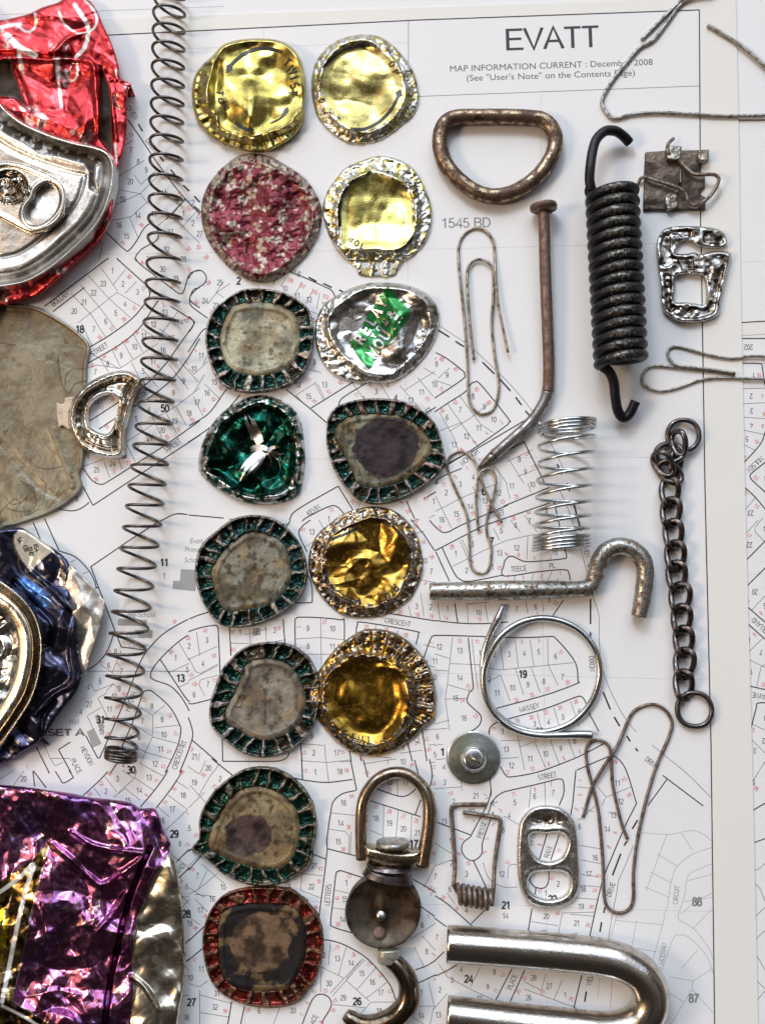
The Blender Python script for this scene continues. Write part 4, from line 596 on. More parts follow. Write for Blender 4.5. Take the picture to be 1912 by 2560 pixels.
# black extension spring paint with chipped crests
def black_paint():
    m, nt, b = _mat('black_spring_paint'); N = nt.nodes; L = nt.links
    t = N.new('ShaderNodeTexCoord'); n = N.new('ShaderNodeTexNoise'); n.inputs['Scale'].default_value = 13; n.inputs['Detail'].default_value = 6; n.inputs['Roughness'].default_value = .8; L.new(t.outputs['Object'], n.inputs['Vector'])
    a = N.new('ShaderNodeAttribute'); a.attribute_name = 'Col'
    s = N.new('ShaderNodeSeparateColor'); L.new(a.outputs['Color'], s.inputs[0])
    q = N.new('ShaderNodeMath'); q.operation = 'MULTIPLY_ADD'; L.new(s.outputs[0], q.inputs[0]); q.inputs[1].default_value = 0.26; L.new(n.outputs[0], q.inputs[2])
    r = N.new('ShaderNodeMapRange'); r.inputs['From Min'].default_value = 0.72; r.inputs['From Max'].default_value = 0.84; L.new(q.outputs[0], r.inputs[0])
    mx = N.new('ShaderNodeMix'); mx.data_type = 'RGBA'; L.new(r.outputs[0], mx.inputs[0]); mx.inputs[6].default_value = (0.007, 0.007, 0.010, 1); mx.inputs[7].default_value = (0.30, 0.28, 0.23, 1); L.new(mx.outputs[2], b.inputs['Base Color'])
    q2 = N.new('ShaderNodeMath'); q2.operation = 'MULTIPLY'; L.new(r.outputs[0], q2.inputs[0]); q2.inputs[1].default_value = 0.85; L.new(q2.outputs[0], b.inputs['Metallic']); b.inputs['Roughness'].default_value = 0.3; b.inputs['Specular IOR Level'].default_value = 0.3
    bp = N.new('ShaderNodeBump'); bp.inputs['Distance'].default_value = 0.012; L.new(n.outputs[0], bp.inputs['Height']); L.new(bp.outputs[0], b.inputs['Normal'])
    return m
BLACKP = black_paint()

def helix(axis, Rr, turns_at, lean=0.0, steps=28, hand=1, axz=None, cdir=None):
    """coil lying on the sheet. axis(t)->(px,py) for t turns; Rr(t) radius in px"""
    n = int(turns_at * steps) + 1; t = np.linspace(0, turns_at, n); ph = math.pi - t * 2 * math.pi * hand * -1
    P = []
    for tt, p in zip(t, ph):
        x, y = axis(tt); r = Rr(tt); z = (axz(tt) if axz else r + 3.2)
        c0 = at(x, y, z); c1 = at(x + 1, y, z); c2 = at(x, y + 1, z)
        ux = (c1 - c0); ux /= np.linalg.norm(ux); uy = (c2 - c0); uy /= np.linalg.norm(uy)
        P.append(c0 + S * (ux * r * math.cos(p) + uy * lean * math.cos(p) * (r / 42.0) + np.array([0, 0, 1.0]) * r * math.sin(p)))
    return np.array(P)

# long thin spring (left extremes of its turns read from the photograph)
le = [-40, 6, 46, 91, 136, 182, 228, 274, 320, 366, 414, 465, 512, 560, 608, 673, 722, 769, 819, 867, 916, 969, 1024, 1079, 1127, 1179, 1227, 1278, 1331, 1383, 1434, 1488, 1540, 1594, 1647, 1700, 1754, 1806, 1852, 1877, 1885, 1892, 1898]
ax_y = np.array([-40, 40, 300, 606, 800, 912, 1050, 1150, 1278, 1513, 1640, 1766, 1860, 1898]); ax_x = np.array([425, 423.5, 418, 412, 404, 397, 387, 376, 361, 330, 317, 308, 304, 302])
rr_y = np.array([-40, 600, 1300, 1600, 1766, 1850, 1898]); rr_x = np.array([40, 41.5, 44, 45, 43, 38, 36])
def ls_axis(t):
    y = np.interp(t, range(len(le)), le); return np.interp(y, ax_y, ax_x), y
P = helix(ls_axis, lambda t: np.interp(ls_axis(t)[1], rr_y, rr_x), len(le) - 1, lean=9, steps=26)
V, F = sweep(P, 3.9 * S, 10)
tag(build('coil_spring', V, F, SPRM), 'long thin dark wire spring stretched down the page beside the crushed cans', 'spring')

# short silver compression spring
le2 = [1052, 1060, 1068, 1077, 1113, 1155, 1196, 1238, 1276, 1309, 1338, 1347, 1356, 1365, 1372]
def ss_axis(t):
    y = np.interp(t, range(len(le2)), le2); return np.interp(y, [1045, 1200, 1375], [1418, 1412, 1401]), y
P = helix(ss_axis, lambda t: 66, len(le2) - 1, lean=-3, steps=40)
V, F = sweep(P, 4.0 * S, 10)
tag(build('coil_spring', V, F, BRIGHT), 'short bright silver compression spring beside the bent nail tip', 'spring')

# black extension spring with two hooks
spr = thing('extension_spring', 1540, 690, 'thick black extension spring with a hook at each end', 'spring')
nturn = 16
le3 = np.linspace(470, 908, nturn + 1)
def bs_axis(t): y = np.interp(t, range(nturn + 1), le3); return np.interp(y, [470, 908], [1528, 1551]), y
P = helix(bs_axis, lambda t: 52, nturn, lean=-4, steps=36, axz=lambda t: 66)
V, F = sweep(P, 13.4 * S, 14)
ctr = np.repeat(P, 14, 0); rim = V[:-0 or None][:len(P) * 14]
up = np.clip(((rim - ctr)[:, 2] / (13.4 * S)) , 0, 1); rad_top = np.clip((rim[:, 2] / S - 100) / 32, 0, 1)
colr = np.zeros((len(V), 3)); colr[:len(rad_top), 0] = rad_top
build('coil', V, F, BLACKP, spr, True, colr)
h1 = [(1478, 476, 62), (1473, 450, 68), (1475, 415, 70), (1481, 375, 62), (1491, 347, 56), (1512, 328, 50), (1538, 328, 42), (1558, 341, 30), (1573, 357, 20)]
W1 = cat_rom(np.array(h1, float), 8); W1 = at(W1[:, 0], W1[:, 1], W1[:, 2]); V, F = sweep(W1, 12.2 * S, 14); build('hook', V, F, BLACKP, spr, True, np.zeros((len(V), 3)))
h2 = [(1499, 905, 66), (1506, 917, 68), (1522, 930, 66), (1533, 955, 60), (1537, 990, 50), (1543, 1025, 38), (1556, 1044, 30), (1573, 1034, 28), (1588, 1003, 34)]
W1 = cat_rom(np.array(h2, float), 8); W1 = at(W1[:, 0], W1[:, 1], W1[:, 2]); V, F = sweep(W1, 12.2 * S, 14); build('hook', V, F, BLACKP, spr, True, np.zeros((len(V), 3)))

# D-ring
dr = [(180, 563), (280, 560), (400, 560), (520, 565), (590, 578), (635, 625), (645, 700), (610, 785), (545, 860), (460, 915), (370, 940), (280, 925), (190, 865), (125, 790), (96, 710), (97, 640), (125, 585)]
tag(wire('d_ring', dr, 'C', 19.5, BRASSY, closed=True, n=9, ns=18, rough=0.012), 'rusty brown steel D-shaped ring below the EVATT title', 'ring')

# paper clips
PCG = 'wire paper clips'
tag(wire('paper_clip', [(420, 615, 16), (400, 520, 14), (372, 380, 12), (360, 260, 10), (357, 160), (350, 90), (320, 40), (268, 20), (215, 45), (185, 100), (185, 200), (200, 350), (215, 500), (225, 650, 4), (232, 820), (250, 880), (295, 912), (345, 890), (370, 830), (375, 750), (355, 620), (342, 480, 4), (350, 350, 6), (350, 240, 5), (335, 195, 8), (290, 170, 8), (245, 185, 8), (225, 230, 8), (228, 350, 9), (240, 500, 9), (257, 652, 7)], 'F', 3.6, CLIPM, rough=.03), 'large tarnished paper clip below the 1545 BD print, one leg sprung out', 'paper clip', PCG)
tag(wire('paper_clip', [(392, 205, 8), (350, 130, 9), (305, 30, 10), (275, -60, 9), (240, -115, 6), (195, -138), (150, -120), (130, -70), (150, 0), (200, 110), (225, 180), (235, 290), (240, 400), (265, 440), (300, 447), (330, 420), (340, 330), (318, 250), (322, 170, 5), (350, 80, 8), (362, 10, 10), (350, -40, 10), (320, -55, 10), (285, -30, 10), (272, 30, 9), (268, 110, 8), (278, 245, 6)], 'I', 3.4, CLIPM, rough=.03), 'small bent paper clip at the pointed end of the nail', 'paper clip', PCG)
tag(wire('paper_clip', [(780, 465), (815, 340), (850, 270, 10), (900, 190, 12), (950, 110, 8), (1000, -10), (1040, -55), (1110, -75), (1170, -50), (1205, 10), (1190, 80), (1130, 220), (1090, 350), (1060, 470), (1035, 600), (1020, 740), (1020, 850), (1000, 905), (950, 925), (900, 900), (880, 840), (875, 700), (865, 560), (850, 420), (825, 320, 4), (800, 220, 4), (795, 140), (825, 100), (870, 100, 4), (905, 130, 5), (915, 200, 5), (920, 300), (940, 400), (965, 500), (992, 570)], 'L', 4.0, CLIPD, rough=.04, seed=3), 'long twisted brown paper clip lying beside the ring pull', 'paper clip', PCG)
tag(wire('paper_clip', [(1508, 716, 8), (1400, 698, 8), (1240, 680, 8), (1200, 655, 6), (1185, 615), (1205, 590), (1240, 588), (1300, 605), (1400, 632), (1500, 645), (1570, 633), (1652, 635), (1700, 640), (1722, 670), (1722, 720), (1700, 742), (1652, 742), (1550, 740), (1420, 738), (1330, 750), (1250, 780), (1170, 800), (1110, 795), (1070, 765), (1065, 725), (1090, 690), (1140, 680), (1250, 692), (1400, 707), (1505, 724)], 'F', 3.6, CLIPG, rough=.04, seed=5), 'grey wire clip squeezed to a narrow waist over the right page edge', 'paper clip', PCG)
tag(wire('paper_clip', [(1060, 190, 4), (1130, 120), (1215, 35), (1290, -30), (1360, -70), (1420, -85), (1440, -60), (1400, -30, 8), (1330, -22, 9), (1250, 20), (1180, 110), (1115, 193), (1050, 230), (980, 310), (910, 400), (870, 480), (885, 530), (930, 568), (1020, 548), (1140, 540), (1300, 548), (1450, 556), (1652, 553), (1780, 545), (1830, 500), (1800, 430), (1740, 380), (1652, 318), (1550, 230), (1450, 165), (1375, 120)], 'C', 4.6, CLIPG, rough=.04, seed=9), 'opened out grey paper clip in the top right corner over the printed notes', 'paper clip', PCG)

# bent nail
NSTEEL = metal('nail_steel', (0.34, 0.33, 0.32), (0.15, 0.12, 0.10), 0.42, 0.62, 5, 0.28, 0.5, 0.2, 45, 0.8)
nail = thing('bent_nail', 1365, 700, 'long rusty round-head nail with its lower end bent aside', 'nail')
NP = [(1359, 530, 34), (1360, 574, 32), (1362, 664, 29), (1366, 769, 25), (1370, 870, 20), (1371, 925, 18), (1369, 972, 16), (1355, 1014, 15), (1321, 1061, 15), (1269, 1108, 15), (1234, 1139, 14)]
Q = cat_rom(np.array(NP, float), 10); Wn = at(Q[:, 0], Q[:, 1], Q[:, 2]); m_ = int(len(Wn) * 0.62)
V, F = sweep(Wn[:m_ + 1], 14.2 * S, 18); build('shank', V, F, RUST, nail)
V, F = sweep(Wn[m_:], 14.2 * S, 18); build('bent_end', V, F, NSTEEL, nail)
V, F = sweep(at([1234, 1224, 1208, 1193], [1139, 1147, 1160, 1172], [14, 13, 10, 6]), np.array([14.2, 13, 8, 2]) * S, 5); build('point', V, F, NSTEEL, nail)
hd = at([1357.5, 1357.7, 1358, 1358.4, 1358.6], [512, 513.5, 518, 524, 530], [34, 34, 34, 34, 34]); V, F = sweep(hd, np.array([31, 33.5, 34, 33, 22]) * S, 28); build('head', V, F, RUST, nail)

# hooked rod
hr = [(46, 533), (120, 533), (200, 532), (300, 530), (400, 529), (600, 525), (740, 522), (810, 512), (836, 462), (852, 400), (885, 345), (945, 318), (1010, 330), (1058, 372), (1077, 430), (1070, 520), (1058, 600), (1046, 655)]
Qh = [(x, y, z) for (x, y), z in zip(hr, np.linspace(23, 21, len(hr)))]
tag(wire('hooked_rod', Qh, 'I', 22, ROD, n=9, ns=18, rr=[21, 22, 22, 23.5, 24.5, 21.5, 19, 20, 20, 20.5, 21, 21.5, 21.5, 21.5, 21, 20.5, 20, 19.5], rough=0.006), 'rust-speckled steel rod bent into a hook at its right end', 'rod')

# spring-wire hose clamp
hc = [(398, 598, 7), (372, 665, 8), (340, 730, 9), (310, 815, 9), (300, 900, 8), (308, 1000, 8), (345, 1092, 8), (420, 1165, 8), (520, 1203, 8), (620, 1203, 8), (730, 1160, 8), (815, 1070, 8), (858, 950, 8), (845, 830, 8), (780, 735, 8), (690, 682, 9), (580, 662, 12), (470, 688, 18), (380, 755, 24), (325, 850, 26), (303, 940, 25), (318, 1050, 24), (375, 1140, 24), (460, 1198, 22), (560, 1222, 18), (660, 1223, 14), (760, 1220, 10), (822, 1222, 9)]
rrc = [5, 10.5, 9] + [8.2] * 22 + [8.2, 10.5, 11]
tag(wire('hose_clamp', hc, 'I', 8.2, BRIGHT, n=9, ns=12, rr=rrc), 'round silver wire hose clamp ring with two flattened ends', 'clamp')

# torsion spring
tsp = [(318, 405, 5), (240, 405, 5), (190, 406, 5), (158, 412, 5), (150, 440, 5), (158, 560, 6), (166, 700, 12), (160, 790, 22)]
Qt = tf(np.array(tsp, float)[:, :2], 'L'); Qt = cat_rom(np.c_[Qt, [p[2] for p in tsp]], 8); W1 = at(Qt[:, 0], Qt[:, 1], Qt[:, 2])
def tcoil():
    P = []
    for t in np.linspace(0.0, 6.55, 190):
        x = 1050 + (176 + 165 * t / 6.55) * CROP['L'][2]; y = 1800 + (832 + 30 * t / 6.55) * CROP['L'][2]
        c0 = at(x, y, 27); p = t * 2 * math.pi + math.pi
        P.append(c0 + S * (np.array([0, -1, 0]) * 21 * math.sin(p) + np.array([0, 0, 1]) * 21 * -math.cos(p) * -1))
    return np.array(P)
tc_ = tcoil()
tsp2 = [(352, 790, 24), (356, 700, 14), (368, 600, 7), (384, 500, 5), (382, 480, 5), (368, 468, 5), (310, 458, 6), (205, 442, 9)]
Qt = tf(np.array(tsp2, float)[:, :2], 'L'); Qt = cat_rom(np.c_[Qt, [p[2] for p in tsp2]], 8); W2 = at(Qt[:, 0], Qt[:, 1], Qt[:, 2])
V, F = sweep(np.vstack([W1, tc_, W2]), 5.2 * S, 11)
tag(build('torsion_spring', V, F, CLIPD), 'dark wire torsion spring with long square arms under the washer', 'spring')

# chain with end rings
chn = thing('curb_chain', 1700, 1400, 'short dark curb-link chain with a round ring at each end', 'chain')
def link_pts(cx, cy, w, l, rot, z, tw, tilt=0.0, n=36):
    c0 = at(cx, cy, z); a = math.radians(rot); P = []
    for p in np.linspace(0, 2 * math.pi, n, endpoint=False):
        x = w * math.copysign(abs(math.cos(p)) ** 0.85, math.cos(p)); y = l * math.sin(p); zz = tw * math.sin(2 * p) + tilt * x
        P.append(c0 + S * np.array([x * math.cos(a) - y * math.sin(a), x * math.sin(a) + y * math.cos(a), zz]))
    return np.array(P)
cl = [(1195, 60), (1200, 157), (1212, 262), (1222, 365), (1228, 462), (1245, 565), (1252, 670), (1262, 775), (1265, 880), (1262, 985)]
rg = np.random.default_rng(4)
for i, (x, y) in enumerate(cl):
    V, F = sweep(link_pts(1050 + x * .52179, 1200 + y * .52179, 20 + rg.normal(0, .6), 34.5, rg.normal(-3, 3), 13, 9.5, rg.normal(0, .05)), 7.2 * S, 11, True)
    build('link', V, F, GUN, chn)
for x, y, w, l, rot, z, tilt in [(1238, 1052, 13, 30, 8, 22, .9), (1192, 1098, 24, 32, 100, 15, -.2), (1165, 1150, 17, 32, 30, 20, .7), (1222, 1142, 14, 27, -8, 12, -.6), (1196, 1190, 19, 32, 45, 15, .25)]:
    V, F = sweep(link_pts(1050 + x * .52179, 560 + y * .52179, w, l, rot, z, 5, tilt), 7.0 * S, 11, True); build('link', V, F, GUN, chn)
for x, y, r in [(1707, 1088, 37), (1735, 1774, 39.5)]:
    V, F = sweep(link_pts(x, y, r, r, 0, 9 if y > 1500 else 12, 0, 0.06, 48), 6.2 * S, 12, True); 
    build('end_ring', V, F, GUN, chn)

# heavy U bolt
ub = [(128, 1073), (300, 1085), (500, 1100), (700, 1117), (850, 1134), (960, 1160), (1050, 1212), (1098, 1290), (1098, 1370), (1055, 1440), (980, 1482), (870, 1492), (700, 1475), (500, 1455), (300, 1432), (128, 1412)]
Qu = [(x, y, 43) for x, y in ub]
tag(wire('u_bolt', Qu, 'L', 42.5, CHROME, n=10, ns=40), 'heavy chromed U-shaped bar with cut ends at the bottom right', 'u-bolt')

# swivel snap hook
sw = thing('swivel_hook', 957, 2278, 'tarnished swivel snap hook with arched shackle and round cup', 'hook')
sh = [(1108, 672, 26), (1107, 560, 26), (1110, 400, 26), (1128, 290, 24), (1190, 190, 22), (1290, 135, 20), (1390, 140, 20), (1480, 205, 22), (1528, 300, 24), (1535, 420, 26), (1515, 580, 26), (1490, 712, 26)]
wire('shackle', sh, 'K', 15, TARN, sw, n=9, ns=18, rr=[13, 14, 15, 15, 15, 15, 15, 15, 16, 17, 17.5, 17])
def boxy(P4, z0, z1, name, mat, par, bev=3):
    """rounded block over a quad given in photo pixels"""
    Q = smooth_poly(P4, 'K', 4) if len(P4) > 6 else tf(np.array(P4, float), 'K')
    c_ = plain_rel
    return relief(name, Q, lambda x, y, sd: z0 + (z1 - z0) * np.sqrt(np.clip(1 - (1 - np.minimum(sd / bev, 1)) ** 2, 0, 1)), c_, (1.0, .22), mat, par, cell=2.0)
plain_rel = (0.50, 0.41, 0.30)
RM_TARN = relief_mat('tarnished_plate', 0.4, 18, 0.35, (0.08, 0.045, 0.025), 3.0)
cbar = boxy([(1122, 572), (1200, 582), (1300, 600), (1400, 605), (1500, 600), (1492, 660), (1480, 716), (1350, 728), (1240, 718), (1160, 700), (1112, 660), (1112, 610)], 8, 50, 'crossbar', RM_TARN, sw, 22)
cap_c = at(1305 * .39952 + 460, 586 * .39952 + 1880, 34)
st = [cap_c + np.array([0, -0.02, 0]), cap_c, cap_c + np.array([0, .10, 0]), cap_c + np.array([0, .13, 0])]
V, F = sweep(st, np.array([38, 40, 40, 37]) * S, 40); build('stud', V, F, metal('stud_steel', (.5, .5, .48), (.25, .22, .18), .45, .65, 8, .35, .6, .3, 50), cbar)
nk = wire_pts([(1282, 716, 32), (1280, 745, 30), (1272, 790, 28)], 'K'); V, F = sweep(nk, np.interp(np.linspace(0, 1, len(nk)), [0, .4, 1], [54, 52, 62]) * S, 26, flat=np.full(len(nk), .62)); build('neck', V, F, GUN, sw)
cup = cat_rom(tf(np.array([(1243 + 236 * math.cos(a), 1000 + 232 * math.sin(a)) for a in np.linspace(0, 2 * math.pi, 28, endpoint=False)]), 'K'), 3, True)
cx_, cy_ = 460 + 1243 * .39952, 1880 + 1000 * .39952
def cup_h(x, y, sd):
    rho = np.hypot(x - cx_, y - cy_) / 94
    h = 12 + 30 * np.clip(rho, 0, 1) ** 2.2; h = np.where(sd < 5, 42 - (1 - sd / 5) ** 2 * 8, h)
    g = np.exp(-(((x - cx_ + 3) / 13) ** 2 + ((y - cy_ + 12) / 30) ** 2)); h = h + 13 * g
    return h + (fbm(x, y, 40, 5) - .5) * 4
def cup_c(x, y, sd):
    n = fbm(x, y, 26, 8, 5); c = mixc((.085, .06, .038), (.03, .018, .012), sstep(.35, .65, n)); k = sstep(.2, .9, np.hypot(x - cx_, y - cy_) / 94) * sstep(.4, .6, fbm(x, y, 60, 2))
    return mixc(c, (.25, .23, .19), k * .35)
cupo = relief('cup', cup, cup_h, cup_c, lambda x, y, sd: np.c_[np.full(len(x), .85), .44 + .25 * fbm(x, y, 20, 9)], RM_TARN, sw, cell=2.2)
pn = at([cx_ - 4] * 4, [cy_ + 8] * 4, [22, 44, 48, 50]); V, F = sweep(pn, np.array([13, 13, 11, 5]) * S, 20); build('pin', V, F, STEEL, cupo)
pn = at([cx_ - 8] * 3, [cy_ + 52] * 3, [20, 28, 29]); V, F = sweep(pn, np.array([16, 15, 9]) * S, 20); build('rivet', V, F, RUST, cupo)
cp = wire_pts([(1278, 1236, 24), (1279, 1262, 25), (1278, 1268, 25), (1277, 1274, 25), (1276, 1312, 24)], 'K', n=4); V, F = sweep(cp, np.interp(np.linspace(0, 1, len(cp)), [0, .45, .5, .55, 1], [27, 27, 24.5, 26.5, 26]) * S, 24, flat=np.full(len(cp), .75)); build('collar', V, F, plain('pale_collar', (.42, .43, .35), .3, .6), sw)
wire('hook', [(1285, 1295, 22), (1345, 1345, 22), (1395, 1420, 22), (1408, 1500, 22), (1395, 1575, 23), (1345, 1640, 24), (1270, 1690, 24), (1180, 1712, 24), (1100, 1700, 24), (1040, 1665, 24), (1012, 1640, 24)], 'K', 20, metal('dark_hook_chrome', (.22, .18, .14), (.10, .065, .045), .42, .62, 3, .12, .3, .1, 20), sw, n=9, ns=20, rr=[19, 22, 24, 25, 27, 27, 27, 25, 21, 18, 14])

# domed washer with a slotted rivet
wsh = thing('slotted_rivet', 1183, 1894, 'zinc washer with a slotted rivet standing in its middle', 'rivet')
wc = (1183, 1894)
disc = np.array([(wc[0] + 68 * math.cos(a), wc[1] + 68.5 * math.sin(a)) for a in np.linspace(0, 2 * math.pi, 90, endpoint=False)])
ZINC = relief_mat('dull_zinc', 0.25, 30, 0.2, (.1, .09, .06), 4)
relief('washer', disc, lambda x, y, sd: 3 + 6 * np.sqrt(np.clip(sd / 4, 0, 1)) + 10 * (1 - np.hypot(x - wc[0], y - wc[1]) / 68) ** 1.2,
       lambda x, y, sd: mixc((.44, .47, .46), (.33, .36, .29), sstep(.4, .65, fbm(x, y, 40, 3))), lambda x, y, sd: np.c_[np.full(len(x), .95), np.full(len(x), .34)], ZINC, wsh, cell=2.4)
rv = at([wc[0] + 1] * 7, [wc[1] + 3] * 7, [10, 20, 23, 24, 46, 50, 51]); V, F = sweep(rv, np.array([33, 32, 30, 28, 25, 24, 20]) * S, 34); rvb = build('rivet_body', V, F, BRIGHT, wsh)
sl = at([wc[0] + 4 - 13, wc[0] + 4 + 13], [wc[1] + 6 - 9, wc[1] + 6 + 9], [51.2, 51.2]); V, F = sweep(sl, 3.2 * S, 8); build('slot', V, F, metal('brassy_slot', (.5, .42, .28), (.2, .14, .08), .4, .6, 14, .3, .6, .3, 50), rvb)

# ================================================================ plates, caps and cans
FOIL = relief_mat('worn_foil', 0.4, 22, 0.22, (0.07, 0.055, 0.035), 8)
# ring pull
RP = [(465, 560), (480, 480), (530, 425), (600, 408), (680, 425), (735, 480), (755, 560), (760, 650), (766, 750), (755, 830), (715, 882), (650, 906), (570, 904), (510, 870), (475, 800), (462, 700)]
H1 = [(526, 556), (562, 542), (600, 546), (650, 541), (688, 551), (702, 580), (696, 620), (670, 660), (618, 678), (566, 662), (532, 612)]
H2 = [(519, 772), (540, 737), (602, 728), (682, 731), (710, 760), (708, 815), (672, 848), (610, 859), (556, 842), (526, 810)]
rp = thing('ring_pull', 1370, 2140, 'shiny loose ring pull with two openings above the U-shaped bar', 'ring pull')
def rp_h(x, y, sd):
    lx = (x - 1050) / .52179; ly = (y - 1800) / .52179
    h = 6 + 13 * np.sqrt(np.clip(1 - (1 - np.minimum(sd / 12, 1)) ** 2, 0, 1)); h = h - 1.2 * sstep(10, 20, sd)
    g = np.exp(-(((lx - 605) / 75) ** 2 + ((ly - 480) / 34) ** 2)); return h - g * 10 + g * 7 * (crumple(x, y, 16, 3) - .5)
relief('tab_body', smooth_poly(RP, 'L', 6), rp_h, lambda x, y, sd: mixc((.66, .65, .62), (.30, .25, .2), np.exp(-((((x - 1050) / .52179 - 605) / 70) ** 2 + (((y - 1800) / .52179 - 480) / 36) ** 2))),
       (1.0, .27), FOIL, rp, [smooth_poly(H1, 'L', 6), smooth_poly(H2, 'L', 6)], cell=2.0)

# cast buckle slide
BK = [(1270, 1200), (1220, 1115), (1100, 1075), (900, 1060), (750, 1065), (640, 1090), (580, 1170), (560, 1290), (575, 1450), (600, 1650), (615, 1870), (680, 1960), (800, 2025), (980, 2030), (1120, 1990), (1190, 1930), (1210, 1800), (1240, 1650), (1290, 1450), (1308, 1335), (1200, 1312), (1080, 1322), (1000, 1348), (940, 1325), (860, 1338), (765, 1335), (760, 1290), (790, 1232), (860, 1205), (920, 1225), (980, 1262), (1080, 1282), (1190, 1285), (1262, 1262)]
BH = [(755, 1575), (820, 1550), (900, 1545), (1010, 1552), (1045, 1600), (1062, 1700), (1050, 1845), (960, 1840), (850, 1825), (745, 1818), (752, 1700)]
def bk_h(x, y, sd):
    e = 8 + 9 * np.sqrt(np.clip(1 - (1 - np.minimum(sd / 7, 1)) ** 2, 0, 1))
    return np.maximum(3, e - 7 * sstep(8, 15, sd) * sstep(.4, .6, vnoise(x, y, 26, 4)) + (fbm(x, y, 17, 12, 2) - .5) * 9 * sstep(0, 5, sd))
def bk_c(x, y, sd): return mixc((.50, .48, .45), (.09, .07, .055), sstep(.46, .66, fbm(x, y, 14, 6, 4)) * sstep(3, 9, sd))
tag(relief('buckle_slide', smooth_poly(BK, 'X', 3), bk_h, bk_c, (1.0, .24), FOIL, None, [smooth_poly(BH, 'X', 3)], cell=1.7), 'rough silver cast buckle with a broken upper arm beside the black spring', 'buckle')

# square spring clip
clp = thing('spring_clip', 1690, 455, 'small square dark metal clip with a bent wire across it', 'clip')
RUSTP = relief_mat('rusty_plate', 0.8, 20, 0.3, (0.05, 0.03, 0.02), 5)
PL = [(450, 322), (600, 312), (800, 306), (985, 302), (1000, 430), (1000, 500), (1045, 560), (1045, 680), (1003, 700), (1003, 750), (1050, 775), (1048, 905), (850, 905), (640, 906), (430, 905), (437, 600)]
dk = lambda a, b, s_: (lambda x, y, sd: mixc(a, b, sstep(.35, .65, fbm(x, y, s_, 14, 5))))
relief('plate', tf(np.array(PL, float), 'X'), lambda x, y, sd: 9 + (fbm(x, y, 25, 4) - .5) * 5 - 3 * np.clip(1 - sd / 3, 0, 1), dk((.15, .115, .09), (.05, .036, .028), 30), (.75, .42), RUSTP, clp, cell=2.2)
for P_, z in (([(660, 270), (740, 260), (815, 262), (810, 330), (800, 395), (745, 412), (670, 395), (655, 330)], 24), ([(985, 300), (1090, 296), (1085, 370), (1080, 410), (1000, 412), (970, 370)], 22), ([(640, 770), (700, 722), (765, 735), (785, 870), (735, 890), (670, 905), (650, 850)], 18), ([(790, 500), (815, 482), (815, 640), (790, 630)], 20)):
    relief('tab', tf(np.array(P_, float), 'X'), lambda x, y, sd, z=z: z - 4 * np.clip(1 - sd / 3, 0, 1) + (fbm(x, y, 12, 4) - .5) * 6, dk((.42, .40, .36), (.2, .16, .12), 20), (.85, .4), RUSTP, clp, cell=1.6)
wire('wire', [(372, 650, 4), (400, 590, 10), (450, 575, 18), (560, 610, 20), (700, 650, 22), (800, 690, 24), (850, 740, 24), (880, 805, 22), (920, 852, 20), (980, 850, 20), (1080, 780, 20), (1150, 690, 20), (1185, 600, 22), (1160, 556, 24), (1100, 545, 24), (950, 545, 20), (880, 500, 18), (790, 412, 17), (720, 370, 18), (672, 320, 24), (680, 240, 20), (732, 185, 14)], 'X', 4.4, CLIPD, clp, n=7, rough=.03)

